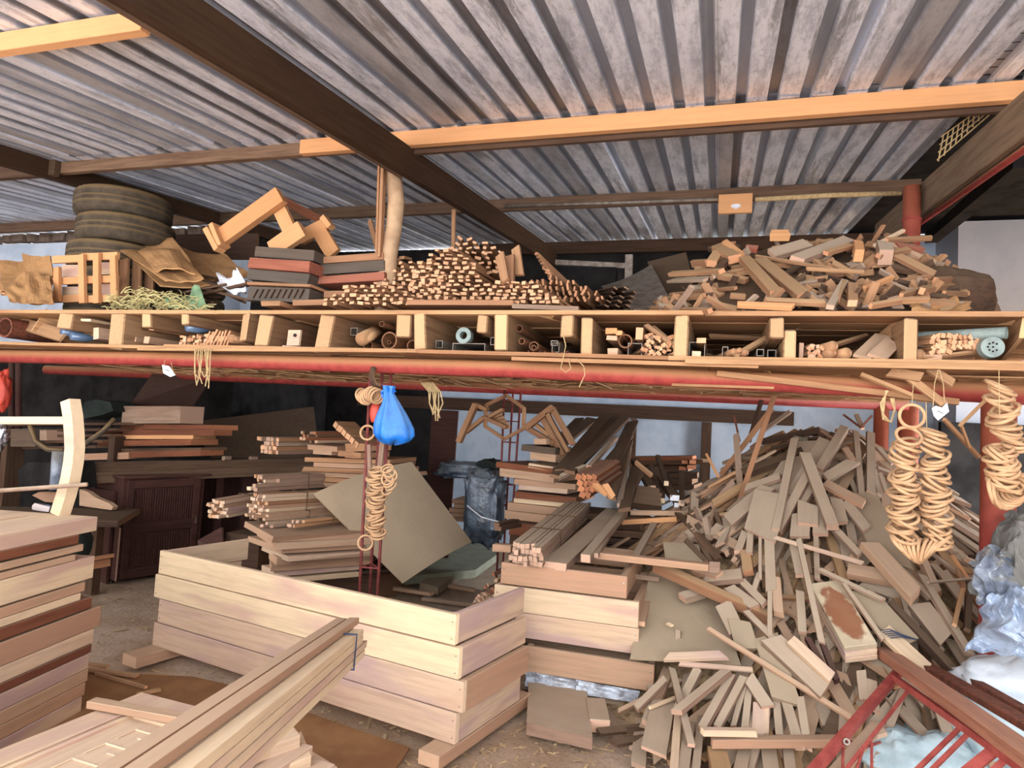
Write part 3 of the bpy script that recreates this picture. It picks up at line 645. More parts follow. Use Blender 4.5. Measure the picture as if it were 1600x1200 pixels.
# dark background on the shelf
t = thing('metal_bar_frame', W(930, 415, Y=6.3), label='pale metal bar with an upright stub in the dark behind the shelf', cat='bar')
beam('bar', W(868, 410, Y=6.3), W(986, 416, Y=6.3), .035, .05, 'steel', parent=t); q_ = W(984, 430, Y=6.3); beam('upright', W(983, 398, Y=6.3), (q_.x, 6.3, 2.31), .07, .04, 'steel', (0, 1, 0), parent=t)
grid('grey_sheet', q3((940, 448, 5.6), (1018, 414, 5.9), (1048, 470, 5.0), (990, 484, 4.6)), .01, 'steel', .02, label='dull grey sheet leaning in the middle of the shelf', cat='sheet')
grid('brown_sheet', q3((1012, 410, 6.1), (1072, 395, 6.2), (1090, 470, 5.6), (1040, 480, 5.4)), .015, 'dark', .0, label='dark brown sheet behind the grey one', cat='sheet')
pb('dark_cabinet_side', (880, 457), (960, 457), 6.2, 78, .3, 'tin_and_shade', label='black sheet standing at the back of the shelf', cat='sheet')

# shelf scrap mound ----------------------------------------------------------
mtop = interp([(1010, 484), (1040, 474), (1080, 440), (1105, 400), (1130, 378), (1180, 385), (1215, 372), (1260, 372), (1330, 372), (1380, 362), (1425, 368), (1460, 395), (1480, 430), (1510, 450), (1525, 478)])
def mound(px, py, lift=0):
    t = mtop(px); v = max(0, min(1, (487 - py) / max(8, 487 - t))); Y = 4.02 + 1.1 * v
    return W(px, py, Y=Y - lift)
b = MB(); pts = []
for i in range(0, 27):
    x = 1015 + i * 19.5
    for j in range(0, 8):
        y = 487 - (487 - mtop(x) - 10) * j / 7 if mtop(x) < 475 else 487 - j
        b.v.append(mound(x, max(y, mtop(x)), -.12))
for i in range(26):
    for j in range(7): a = i * 8 + j; b.f.append((a, a + 8, a + 9, a + 1))
b.build('scrap_core', 'dark', kind='stuff', label='compacted small scraps inside the shelf mound', cat='scrap')
HM = [((1048, 428), (1128, 424), 9, .03, 'heap2', 'long orange board edge high on the left of the shelf mound'), ((1050, 438), (1108, 436), 16, .02, 'dusty', 'broad grey board under the orange edge'), ((1024, 472), (1100, 462), 8, .03, 'heap2', 'long low board at the left foot of the shelf mound'),
      ((1018, 482), (1110, 486), 8, .03, 'heap2', 'lowest board at the left foot of the shelf mound'), ((1048, 460), (1150, 450), 6, .02, 'heap2', 'slim board slanting over the left foot'), ((1082, 412), (1106, 411), 7, .05, 'heap2', 'short block above the orange edge'),
      ((1112, 412), (1122, 396), 16, .05, 'heap2', 'dusty square block on the left shoulder'), ((1120, 388), (1148, 405), 20, .06, 'heap2', 'chunky block at the left peak'), ((1132, 380), (1160, 402), 10, .05, 'orange', 'orange-faced batten at the left peak'),
      ((1163, 405), (1212, 460), 16, .05, 'heap2', 'thick batten slanting down the left face'), ((1186, 407), (1255, 462), 20, .04, 'heap2', 'long broad board slanting down the middle'), ((1205, 398), (1262, 382), 24, .04, 'dusty', 'wide dusty board on the crest, left one'),
      ((1245, 406), (1325, 376), 22, .04, 'dusty', 'wide dusty board on the crest, right one'), ((1204, 368), (1232, 368), 12, .06, 'orange', 'orange block sitting on the crest of the shelf mound'), ((1165, 388), (1184, 390), 10, .04, 'terra', 'small red block behind the crest'),
      ((1196, 470), (1290, 474), 9, .03, 'heap2', 'bowed batten near the front of the mound'), ((1152, 476), (1240, 480), 9, .03, 'orange', 'orange batten at the front edge of the mound'), ((1180, 400), (1300, 420), 4, .02, 'heap2', 'thin strip lying across the middle of the mound'),
      ((1260, 420), (1350, 425), 5, .02, 'heap2', 'long thin strip continuing across the mound'), ((1366, 384), (1412, 360), 6, .02, 'pale2', 'pale split stick leaning on the red post'), ((1390, 384), (1460, 412), 8, .04, 'pink', 'long batten sloping down the right shoulder'),
      ((1400, 400), (1460, 430), 14, .03, 'heap2', 'broad board under the right shoulder batten'), ((1385, 376), (1456, 372), 7, .03, 'heap2', 'batten pointing right at the top of the right shoulder'), ((1400, 386), (1440, 392), 10, .05, 'terra', 'red-painted block below the pointing batten'),
      ((1380, 388), (1384, 402), 20, .1, 'dusty', 'dusty hexagonal lump of timber near the post'), ((1340, 384), (1342, 400), 13, .08, 'orange', 'orange end of a squared block near the crest'), ((1297, 480), (1320, 440), 12, .03, 'dusty', 'short board standing in the front middle'),
      ((1332, 446), (1332, 474), 13, .04, 'lath', 'upright short block with a bright face'), ((1318, 440), (1308, 468), 8, .03, 'heap2', 'thin stick beside the upright short block'), ((1350, 452), (1394, 434), 7, .03, 'orange', 'orange-tipped stick pointing to the right rear'),
      ((1360, 478), (1408, 470), 8, .03, 'heap2', 'stick lying along the front right'), ((1402, 470), (1452, 468), 7, .03, 'lath', 'bright stick at the front right foot'), ((1408, 462), (1470, 442), 7, .03, 'heap2', 'stick at the right foot, nearest of three'),
      ((1440, 455), (1488, 448), 8, .04, 'heap2', 'stick at the right foot with a round end'), ((1460, 440), (1500, 438), 9, .05, 'heap2', 'stubby batten end at the right foot'), ((1474, 458), (1510, 460), 6, .03, 'heap2', 'small stick farthest right on the shelf mound'),
      ((1372, 400), (1420, 390), 10, .03, 'heap2', 'short board under the crest near the post'), ((1290, 396), (1330, 384), 9, .03, 'heap2', 'short batten tucked behind the crest boards')]
for i, (a, b_, wd, th, mat, lab) in enumerate(HM):
    A = mound(*a, .17 + i * .002); B_ = mound(*b_, .17 + i * .002); stick('scrap_board', A, B_, m_of(wd, A), th, mat, (0, -.75, .65), label=lab, cat='board', bev=.002)
zn = ['left', 'middle', 'right']
for i in range(250):
    px = U(1035, 1508) if i % 3 else U(1260, 1480); t_ = mtop(px); py = U(max(t_ + 3, 360), 484)
    if py < t_ + 3: continue
    L = m_of(U(16, 50), mound(px, py)); a_ = rnd.choice([U(-.5, .3), U(-.5, .3), U(.6, 1.5), U(-1.3, -.5)]); A = mound(px, py, U(-.03, .06)); d = Vector((math.cos(a_), -.35 * math.sin(abs(a_)) + U(-.15, .15), math.sin(a_) * .8)).normalized() * L / 2
    z_ = zn[0 if px < 1200 else 1 if px < 1370 else 2]
    A1, B1 = A - d, A + d
    lo = min(A1.z, B1.z) - 2.33
    if lo < 0: A1.z -= lo; B1.z -= lo
    mt_ = rnd.choice(['heap2', 'heap2', 'dusty', 'lath', 'dark']); ww_ = U(.02, .055); dn_ = {'heap2': 'tan', 'dusty': 'greyish', 'lath': 'bright tan', 'dark': 'dark brown'}[mt_]; sz_ = ('slim' if ww_ < .038 else 'broad') + (' short' if L < .2 else ' long'); hp_ = 'crest' if py < (t_ + 484) / 2 - 15 else 'front' if py > 455 else 'face'; ori_ = 'lying level' if abs(a_) < .3 else 'rising rightwards' if a_ > 0 else 'falling rightwards'
    stick('wood_scrap', A1, B1, ww_, U(.012, .035), mt_, (U(-.3, .3), -.6, .7), label=f'{sz_} {dn_} scrap {ori_}, {z_} {hp_} of shelf mound', cat='scrap', group=f'offcuts of the {z_} shelf mound')
# sack at the right end of the mound
def blob(name, c, r, mat, seed=0, amp=.25, fr=2.2, nu=28, nv=18, parent=None, flat=0, sq=1, **k):
    b = MB(); c = Vector(c)
    for j in range(nv + 1):
        th = math.pi * j / nv
        for i in range(nu):
            ph = 2 * math.pi * i / nu; d = Vector((math.sin(th) * math.cos(ph), math.sin(th) * math.sin(ph), math.cos(th)))
            s_ = 1 + amp * noise.noise(d * fr + Vector((seed, seed * 2, 0))) + amp * .45 * abs(noise.noise(d * fr * 3 + Vector((0, seed, 5)))) * 2
            e = [math.copysign(abs(v_) ** sq, v_) for v_ in d]; d = Vector(e)
            p = Vector((d.x * r[0] * s_, d.y * r[1] * s_, d.z * r[2] * s_))
            if flat and p.z < -r[2] * flat: p.z = -r[2] * flat
            b.v.append(c + p)
    for j in range(nv):
        for i in range(nu): a = j * nu + i; b_ = j * nu + (i + 1) % nu; b.f.append((a, b_, b_ + nu, a + nu))
    return b.build(name, mat, parent, smooth=True, **k)
q = W(1478, 455, Y=4.85); blob('burlap_sack', (q.x, 4.85, 2.5), (.26, .25, .22), 'dark', 3, .2, label='dusty brown sack slumped at the right end of the shelf mound', cat='sack')
grid('clear_plastic_scrap', q3((1420, 470, 4.1), (1490, 466, 4.25), (1515, 486, 4.05), (1425, 487, 4.0)), .004, 'card', .03, wob=.05, label='dusty plastic film lying at the front right of the shelf', cat='plastic')

# ================================================================ IN THE BAYS
def endpt(px, py, Y=4.0): return W(px, py, Y=Y)
def fit(A, r): A.z = max(A.z, 2.05 + r); A.z = min(A.z, 2.25 - min(r, .08)); return A
def bay_tube(px, py, r, lab, mat='pipebrown', L=1.8, Y=4.0, ang=.0, th=.35, d=None):
    A = endpt(px, py, Y); R = m_of(r, A); fit(A, R); b = MB(); D_ = Vector(d).normalized() if d else Vector((ang, 1, 0)).normalized(); b.hollow(A, A + D_ * L, R, R * (1 - th * .5), 18); o = b.build('pipe', mat, smooth=False, label=lab, cat='pipe'); return o
def bay_sq(px, py, w_, h, lab, mat='steel', L=1.8, Y=4.0, roll=0):
    A = endpt(px, py, Y); Rw = m_of(w_ / 2, A); Rh = m_of(h / 2, A); fit(A, Rh); b = MB(); b.hollow(A, A + Vector((.0, L, 0)), Rw, Rw - .004, square=True, h=Rh); return b.build('square_tube', mat, label=lab, cat='tube')
def bay_stick(px, py, w_, h, lab, mat='lath', L=1.2, Y=4.0, ang=0, rise=0, roll=0, name='stick_end', grp=None):
    A = endpt(px, py, Y); ww = m_of(w_, A); hh = m_of(h, A); fit(A, hh / 2); B_ = A + Vector((math.sin(ang) * L, math.cos(ang) * L, rise)); return stick(name, A, B_, ww, hh, mat, roll=roll, label=lab, cat='stick', group=grp)
bay_tube(8, 505, 16, 'large dark pipe mouth at the left end of the shelf', 'rust', 1.2, 4.0)
for px, py, r, lab in [(219, 513, 3, 'little bright pipe mouth in the third bay'), (427, 526, 3.5, 'small bright pipe in the bay left of the drilled block'), (575, 540, 8, 'medium open pipe lying right of the leaning pipe'), (608, 532, 14, 'large orange-rusted pipe holding smaller tubes'), (644, 540, 9, 'open pipe against the plank joist'),
        (597, 497, 4.5, 'small pipe high in the bay'), (608, 535, 3, 'tiny tube inside the large rusted pipe'), (834, 541, 7.5, 'pipe with a second pipe inside'), (834, 543, 4, 'smaller pipe nested inside another'), (815, 533, 5, 'short pipe above the rods'), (811, 513, 6, 'pipe deep in the bay'),
        (977, 533, 11, 'rounded wooden roller end in the middle bay'), (1449, 536, 5, 'small pipe in the bay with pale sticks'), (1336, 558, 4, 'small blue-rimmed pipe right of the round logs')]:
    bay_tube(px, py, r, lab, 'pipebrown', Y=4.02 + U(0, .06), ang=U(-.05, .1), th=.35)
for px, py, w_, h, lab in [(553, 518, 12, 12, 'square tube lying at a tilt in the bay'), (686, 538, 12, 12, 'pair of small square tubes left of the flat duct'), (732, 547, 54, 14, 'wide flat steel duct in the bay'), (868, 543, 12, 15, 'stacked square tubes left of the joist'), (866, 536, 11, 8, 'bent channel above the stacked square tubes'),
        (992, 546, 22, 20, 'open square box tube left of the stick jumble'), (1017, 548, 14, 14, 'smaller square tube right of the open box tube'), (1048, 547, 16, 14, 'square tube beside the central joist'), (1089, 548, 24, 24, 'square duct holding a block'), (1133, 552, 9, 18, 'tall narrow channel in the sixth bay'),
        (1188, 551, 11, 11, 'left one of two square tubes by the rotten joist'), (1206, 553, 13, 13, 'right one of two square tubes by the rotten joist'), (770, 533, 8, 12, 'little square tube left of the paired joist'), (1440, 537, 8, 9, 'small square tube beside the pale wide joist')]:
    bay_sq(px, py, w_, h, lab, 'steel', Y=4.02 + U(0, .05))
A = endpt(565, 530, 3.97); bb = W(590, 497, Y=4.2); b = MB(); b.tube([fit(A.copy(), .05), (bb.x, 4.2, min(bb.z, 2.2))], .045, 14); b.build('leaning_pole', 'deck', smooth=True, label='round wooden pole leaning across the bay', cat='pole')
bt = thing('drilled_block', endpt(462, 545, 3.93), label='pale drilled wooden bracket standing at the shelf front', cat='block')
grid('upright', q3((452, 516, 3.93), (471, 516, 3.93), (468, 540, 3.93), (449, 540, 3.93)), .02, 'pale2', parent=bt, nx=1, ny=1); pb('foot', (442, 542), (468, 544), 3.9, 5, .06, 'pale2', parent=bt)
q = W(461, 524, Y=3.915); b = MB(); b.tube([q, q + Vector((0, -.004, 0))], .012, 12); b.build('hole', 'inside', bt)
# coil of tape with a white ring
q = fit(W(724, 524, Y=4.05), .05); b = MB(); b.hollow(q, q + Vector((0, .05, 0)), .052, .025, 22); b.build('tape_roll', 'pvc', label='grey ring-shaped roll standing on the flat duct', cat='roll')
bay_tube(1388 + 185, 520, 9.5, 'grey-green plastic pipe mouth at the right end', 'pvc', .5, 3.95, d=(-.9, .55, .0))
q = W(1549, 543, Y=3.95); t = thing('drain_cap', q, label='round perforated drain cap at the right end of the shelf', cat='cap')
b = MB(); b.tube([q + Vector((0, -.02, 0)), q + Vector((0, .03, 0))], [.052, .056], 26); b.build('disc', 'pvc', t)
for i in range(8):
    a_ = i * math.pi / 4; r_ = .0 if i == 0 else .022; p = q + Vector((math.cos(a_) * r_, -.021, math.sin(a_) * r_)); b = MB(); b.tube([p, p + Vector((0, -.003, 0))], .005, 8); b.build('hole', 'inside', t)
# round logs
for px, py, r, lab in [(1301, 541, 8.5, 'round pale log end upper right bay'), (1299, 551, 8, 'round pale log end just below another'), (1322, 560, 9, 'orange round log end at the bottom right bay'), (1147, 549, 5, 'round log end beside the channel'), (1156, 547, 4, 'thin round stick beside the log end'), (1165, 551, 5, 'second small log end near the channel'), (1437, 555, 9, 'dark round log end near the pale joist'), (362, 529, 7, 'short round stub in the fourth bay')]:
    A = endpt(px, py, 3.98); R = m_of(r, A); fit(A, R); d = Vector((-.25, 1, 0)).normalized(); tubeobj('log_end', [A, A + d * .9], R, 'lath', 14, label=lab, cat='log')
SE = [((150, 521), 22, 18, 'square pale block end in the second bay', 'pale2'), ((180, 544), 14, 15, 'small tilted block at the shelf lip', 'pale'), ((198, 529), 24, 8, 'flat pale board end by the third joist', 'pink'), ((229, 531), 8, 11, 'little block beside the thin pipe', 'pink'), ((237, 511), 9, 10, 'small square stick end', 'lath'),
      ((134, 500), 18, 4, 'thin white strip under the deck', 'pale'), ((955, 517), 18, 9, 'bright orange stick end in the middle bay', 'orange'), ((967, 520), 10, 7, 'orange stick end next to the bright one', 'orange'), ((956, 528), 16, 7, 'pinkish board end above the roller', 'pink'), ((999, 521), 11, 20, 'squared block end beside the roller', 'lath'),
      ((957, 553), 16, 10, 'flat block under the roller', 'pink'), ((1088, 555), 13, 8, 'pale block inside the square duct', 'pale'), ((1096, 532), 14, 8, 'small board end on the square duct', 'lath'), ((1455, 560), 28, 10, 'blocky pink board end in the last bay', 'pink'), ((1252, 548), 6, 24, 'thin upright stick in the dark bay', 'dusty')]
for (p, w_, h, lab, mat) in SE: bay_stick(*p, w_, h, lab, mat)
for i in range(26): bay_stick(283 + (i % 9) * 6 + U(-2, 2), 526 + (i // 9) * 6 + U(-2, 2), U(4, 8), U(3, 7), 'small stick end in the crowded left bay', rnd.choice(['heap2', 'lath', 'pink']), .8, ang=U(-.3, .3), roll=U(-.6, .6), name='stick_end', grp='stick ends in the crowded left bay')
for i in range(14): bay_stick(325 + (i % 7) * 5.2, 524 + (i // 7) * 12 + U(-2, 2), 3, 17, 'slim slat end standing on edge in the left bay', 'heap2', .8, roll=.35, name='slat_end', grp='slat ends in the left bay')
for i in range(46):
    px = 1003 + U(0, 50); py = U(522, 556); bay_stick(px, py, U(3, 8), U(3, 7), 'small stick end jumbled left of the central joist', rnd.choice(['heap2', 'lath', 'dark']), .7, ang=U(-.5, .5), roll=U(-1, 1), grp='stick ends left of the central joist')
for i in range(22): bay_stick(1262 + U(0, 22), U(540, 560), U(4, 7), U(4, 7), 'small stick end in the dark right bay', rnd.choice(['heap2', 'pink']), .6, ang=U(-.4, .4), roll=U(-1, 1), grp='stick ends in the dark right bay')
for i in range(34): bay_stick(1458 + (i % 10) * 8.5 + U(-2, 2), 526 + (i // 10) * 8 + U(-2, 2), U(7, 10), U(6, 8), f'pale turned stick end in the last bay, {ORD[i // 10]} row down, {ORD[i % 10]} from the left', 'lath', .6, ang=-.3 + U(-.2, .2), roll=U(-1, 1), grp='pale stick ends in the last bay')
for i in range(30): 
    px = U(804, 892) if i % 2 else U(845, 890); A = fit(W(px, U(548, 556), Y=4.0), .004); tubeobj('steel_rod', [A, A + Vector((U(-.05, .1), 1.2, U(0, .02)))], .004, 'rust', 6, label='thin rusty rod end lying in the fifth bay', cat='rod', group='rods in the fifth bay')
for (a, b_, y1, y2, wd, mat, lab) in [((1285, 545), (1355, 515), 4.0, 4.4, 6, 'heap2', 'thin stick slanting up in the seventh bay'), ((1346, 565), (1380, 525), 3.98, 4.2, 24, 'pink', 'pink plank corner slanting in the seventh bay'), ((1370, 560), (1395, 535), 3.97, 4.1, 26, 'pink', 'pinkish board in front of the wide joist'), ((1150, 560), (1215, 508), 4.0, 4.3, 9, 'deck', 'batten slanting up to the rotten joist'), ((1010, 505), (1045, 535), 4.1, 4.0, 7, 'lath', 'thin pale stick leaning above the jumble'), ((1020, 508), (1055, 540), 4.15, 4.0, 6, 'heap2', 'second stick leaning above the jumble'),
        ((940, 510), (960, 525), 4.3, 4.1, 6, 'red', 'dark red stick deep in the middle bay'), ((1110, 525), (1190, 520), 4.5, 4.6, 6, 'deck', 'board glimpsed at the back of the sixth bay'), ((1440, 560), (1540, 548), 4.0, 4.05, 4, 'heap2', 'long thin stick lying along the last bay'), ((120, 515), (200, 545), 4.2, 4.05, 7, 'deck', 'thin slanting stick in the second bay'), ((30, 495), (100, 525), 4.2, 4.0, 20, 'deck', 'bark-edged slab in the first bay')]:
    A = W(*a, Y=y1); B_ = W(*b_, Y=y2)
    for q in (A, B_): q.z = min(max(q.z, 2.06), 2.24)
    stick('slanting_stick', A, B_, m_of(wd, A), .02, mat, (0, -.8, .5), label=lab, cat='stick')
for (px, py, lab) in [(97, 518, 'glinting glass bottle end in the first bay'), (112, 525, 'bluish bottle end right of the first glint'), (178, 520, 'small bottle against the second joist'), (293, 511, 'little glass jar high in the left bay')]:
    A = fit(W(px, py, Y=4.0), .03); b = MB(); b.tube([A, A + Vector((.02, .12, 0)), A + Vector((.03, .16, 0)), A + Vector((.04, .22, 0))], [.032, .032, .014, .013], 14); b.build('glass_bottle', 'glass', smooth=True, label=lab, cat='bottle')
# cords and wires dangling from the shelf
def dangle(pts, r, lab, name='cord', mat='cord', Y=3.85, cat='cord', grp=None):
    return tubeobj(name, [W(x, y, Y=Y) for x, y in pts], r, mat, 5, label=lab, cat=cat, group=grp)
dangle([(878, 515), (884, 540), (880, 560), (876, 575), (884, 582), (892, 575), (888, 560)], .003, 'looped wire dangling under the paired joists'); dangle([(900, 560), (912, 572), (914, 585), (905, 605)], .003, 'curled wire end hanging in front of the tube')
for i in range(9): x = 304 + i * 3.2; dangle([(x, 545), (x + U(-3, 3), 560), (x + U(-4, 4), 575 + U(0, 10)), (x + U(-4, 4), 585 + U(0, 25))], .004, 'frayed cord end hanging from the left bays', grp='frayed cords hanging from the left bays')
for i in range(7): x = 670 + i * 3; dangle([(x - 12, 598), (x, 612), (x + U(-4, 4), 630), (x + U(-8, 8), 645 + U(0, 15))], .005, 'frayed strap end hanging under the middle of the shelf', Y=4.3, grp='frayed straps hanging under the shelf')
for i in range(3): dangle([(1388 - i * 2, 610), (1376 + i * 3, 630), (1380, 655 - i * 4), (1392, 660), (1398, 640), (1392 + i * 2, 622)], .005, 'loop of rough rope hanging left of the ring strings', Y=3.9, grp='rope loops left of the rings')
# shaped paper tags
def tagp(pts, Y, lab, strings):
    t = thing('paper_tag', W(*pts[0], Y=Y), label=lab, cat='tag'); b = MB(); P = [W(x, y, Y=Y) for x, y in pts]; n = len(P)
    b.v = P + [p + Vector((0, .004, 0)) for p in P]; b.f = [tuple(range(n)), tuple(range(n, 2 * n))[::-1]] + [(i, (i + 1) % n, n + (i + 1) % n, n + i) for i in range(n)]; b.build('tag', 'paper', t)
    for s_ in strings: tubeobj('string', [W(x, y, Y=Y) for x, y in s_], .002, 'cord', 5, t)
    return t
t = tagp([(253, 570), (264, 572), (274, 586), (266, 589), (255, 583)], 3.97, 'small white curved tag hanging from the front tube at the left', [[(256, 572), (258, 562)], [(272, 586), (267, 566)]])
tubeobj('pen_mark', [W(258, 577, Y=3.965), W(264, 580, Y=3.965)], .002, 'ink', 5, t)
t = tagp([(1456, 638), (1462, 634), (1472, 637), (1480, 629), (1483, 643), (1466, 657), (1459, 650)], 3.84, 'white paper tag tied beside the ring strings', [[(1458, 636), (1460, 600), (1466, 578)], [(1476, 632), (1474, 600), (1468, 578)]])
tubeobj('pen_mark', [W(1465, 642, Y=3.835), W(1474, 646, Y=3.835)], .0015, 'ink', 5, t)

# ================================================================ STRINGS OF RINGS
def torus_mesh(R=.056, r=.0085, n=26, m=8):
    vv = []; ff = []
    for i in range(n):
        a = 2 * math.pi * i / n
        for j in range(m):
            c = 2 * math.pi * j / m; vv.append(((R + r * math.cos(c)) * math.cos(a), (R + r * math.cos(c)) * math.sin(a), r * math.sin(c)))
    for i in range(n):
        for j in range(m): i2 = (i + 1) % n; j2 = (j + 1) % m; ff.append((i * m + j, i2 * m + j, i2 * m + j2, i * m + j2))
    me = bpy.data.meshes.new('ring'); me.from_pydata(vv, [], ff); [setattr(p, 'use_smooth', True) for p in me.polygons]; return me
RING = torus_mesh(); RING2 = torus_mesh(.046, .0075)
def ring(p, nrm, grp, lab, me=RING, name='wooden_ring', s=1):
    nrm = Vector(nrm).normalized(); m = Matrix.Translation(p) @ nrm.to_track_quat('Z', 'Y').to_matrix().to_4x4() @ Matrix.Scale(s, 4)
    link(name, me, 'ring', m, label=lab, cat='ring', group=grp)
def strand(px0, py0, px1, py1, n, Y, grp, lab, me=RING, tilt=.5):
    for i in range(n):
        f = (i + .5) / n; x = px0 + (px1 - px0) * f + 5 * math.sin(i * 1.3); y = py0 + (py1 - py0) * f
        p = W(x, y, Y=Y + U(-.012, .012)); ring(p, (U(-tilt, tilt) + .25 * math.sin(i * .6), -.18 - .35 * abs(U(0, 1)), 1), grp, f'{lab}, {ORD[i]} from the top', me)
YR = 3.78
ring(W(1425, 650, Y=YR), (.05, -1, .05), None, 'single large wooden ring at the top of the ring strings, seen full face')
ring(W(1420, 681, Y=YR - .03), (.1, -1, .9), None, 'wooden ring hanging just under the single top ring')
strand(1414, 690, 1410, 842, 26, YR, 'rings on the left string', 'wooden ring on the left one of the twin strings')
strand(1457, 672, 1466, 852, 28, YR, 'rings on the right string', 'wooden ring on the right one of the twin strings')
for i in range(17):
    f = i / 16; a_ = math.pi * (1 + f); x = 1438 + 32 * math.cos(a_) * 1.0; y = 849 - 12 * math.sin(a_); ring(W(x, y, Y=YR + U(-.01, .01)), (1, -.45, 1.1 * math.cos(math.pi * f) * (1 if f < .5 else 1)), 'rings fanned at the bottom of the strings', f'wooden ring at the bottom bend of the twin strings, {ORD[i]} from the left')
dangle([(1427, 600), (1425, 630)], .002, 'cord holding up the single top ring', Y=YR)
dangle([(1447, 628), (1448, 668)], .002, 'thin wire above the right string of rings', Y=YR)
strand(1560, 600, 1568, 655, 9, 3.7, 'rings on the top of the post bundle', 'wooden ring in the upper bundle by the stout post')
strand(1562, 660, 1590, 700, 8, 3.72, 'rings in the middle of the post bundle', 'wooden ring in the slanting middle bundle by the post')
strand(1560, 700, 1572, 765, 17, 3.68, 'rings low on the post bundle', 'wooden ring in the lowest bundle by the post')
for i in range(12): ring(W(1550 + i * 5, 768 + 8 * math.sin(i * .5), Y=3.66 + U(-.01, .01)), (math.cos(i * .28 + .2), -.5, .25), 'rings at the very bottom of the post bundle', f'wooden ring hanging upright under the post bundle, {ORD[i]} from the left')
dangle([(1561, 578), (1561, 610), (1562, 655)], .002, 'pale cord through the post bundle of rings', Y=3.6)
YC = 4.0
strand(588, 732, 587, 838, 27, YC, 'rings on the lattice column', 'wooden ring stacked on the lattice column', RING2, .3)
for i in range(8): ring(W(566 + i * 3.4, 618 + 3 * math.sin(i), Y=3.98), (1, -.6, .3 - i * .1), 'rings fanned at the head of the lattice column', f'wooden ring fanned beside the blue bag, {ORD[i]} from the left', RING2)
for i in range(7): ring(W(605 + (i % 3) * 3, 732 + i * 5.5, Y=3.96), (.4 * math.sin(i), -.8, .5 + .4 * math.cos(i * 1.3)), 'rings in the small cluster right of the column', f'wooden ring in the small cluster right of the column, {ORD[i]} from the top', RING2, s=.8)
ring(W(571, 848, Y=3.98), (.6, -.8, .25), None, 'lone wooden ring dangling at the foot of the column strand', RING2)
ring(W(574, 676, Y=4.0), (.2, -1, .1), None, 'thin ring loop hooked on the left rod of the column', RING2)
stick('batten_on_column', W(592, 745, Y=4.06), W(598, 690, Y=4.06), .035, .02, 'dusty', (0, -1, 0), label='pale batten wedged upright inside the lattice column', cat='batten')
stick('batten_on_column', W(578, 745, Y=4.08), W(577, 695, Y=4.08), .025, .02, 'dusty', (0, -1, 0), label='thinner batten wedged at the left of the lattice column', cat='batten')
# blue carrier bag
def carrier():
    t = thing('blue_carrier_bag', W(615, 690, Y=3.9), label='bright blue knotted plastic bag hanging on the lattice column', cat='bag')
    prof = [(608, 603, 9), (607, 612, 7), (609, 620, 9), (611, 632, 14), (612, 645, 21), (613, 658, 27), (614, 670, 31), (615, 681, 32), (615, 688, 27), (614, 692, 14), (614, 693.5, 3)]
    b = MB(); n = 40
    for k, (x, y, hw) in enumerate(prof):
        c = W(x, y, Y=3.9); R = m_of(hw, c); cr_ = .22 * (1 - min(1, k / 9)) + .045
        for i in range(n):
            a_ = 2 * math.pi * i / n; f = 1 + cr_ * math.sin(a_ * 7 + 1.3 * math.sin(a_ * 3)) + .06 * noise.noise(Vector((a_, k * .6, 2)))
            b.v.append(c + Vector((math.cos(a_) * R * f, math.sin(a_) * R * f * .8, .01 * math.sin(a_ * 5) * (k > 5))))
    for k in range(len(prof) - 1):
        for i in range(n): a_ = k * n + i; b_ = k * n + (i + 1) % n; b.f.append((a_, b_, b_ + n, a_ + n))
    b.build('sack', 'bag', t, smooth=True)
    grid('ear', q3((594, 612, 3.88), (606, 604, 3.87), (608, 618, 3.88), (596, 622, 3.9)), .003, 'bag', .01, 4, 4, .02, t); grid('ear', q3((606, 606, 3.88), (616, 603, 3.87), (618, 612, 3.88), (608, 622, 3.9)), .003, 'bag', .012, 4, 4, .02, t)
carrier()
blob('red_plastic_bag', W(586, 644, Y=4.1), (.035, .03, .07), 'redplastic', 4, .2, label='small red plastic bag tucked behind the blue one', cat='bag')
tubeobj('binding_rag', [W(584, 575, Y=3.96), W(580, 588, Y=3.93), W(585, 600, Y=3.95), (W(594, 602, Y=3.98))], .02, 'dark', 7, label='dark rag tying the column head to the tube', cat='rag')

# ================================================================ FOREGROUND FRAMES
Z3 = Vector((0, 0, 1))
def u2(deg): a = math.radians(deg); return Vector((math.sin(a), math.cos(a), 0))
A0 = W(712, 1180, Z=.02); B0 = W(240, 1020, Z=.02); EX = (B0 - A0).normalized(); Lc = (B0 - A0).length
EY = Vector((-EX.y, EX.x, 0)); EY = EY if EY.y > 0 else -EY
nm = ['lowest', 'second lowest', 'second highest', 'topmost']; matc = ['pale2', 'pale2', 'pale', 'pale']
for k in range(4):
    dx, dl = [(0, 0), (-.03, .0), (.0, .02), (.035, -.03)][k]
    z0 = .07 + k * .152; o = A0 + EX * dx + EY * U(-.006, .006); o.z = z0
    t = thing('door_frame', o, label=f'{nm[k]} pale new wooden frame of the U-shaped stack around the lattice column', cat='frame', group='pale door frames stacked in a U')
    c = Z3 * .074; L_ = Lc + dl
    beam('long_jamb', o + c, o + EX * L_ + c, .034, .146, matc[k], parent=t)
    s0 = .017 + .002; q = o + EX * .02 + EY * s0; beam('short_jamb', q + c, q + EY * (.62 + .02 * k) + c, .034, .146, 'pale2' if k != 1 else 'pink', parent=t)
    q = o + EX * (L_ - .03) + EY * s0; beam('short_jamb', q + c, q + EY * (.60 + .03 * (k % 2)) + c, .034, .146, 'pale', parent=t)
    for f in (.02, .04):
        for zz in (.03, .11):
            for e in (.018, L_ - .02):
                q = o + EX * e - EY * .0175 + Z3 * zz; b = MB(); b.tube([q, q - EY * .001], .003, 6)
                if f == .02: b.build('nail', 'dark', t)
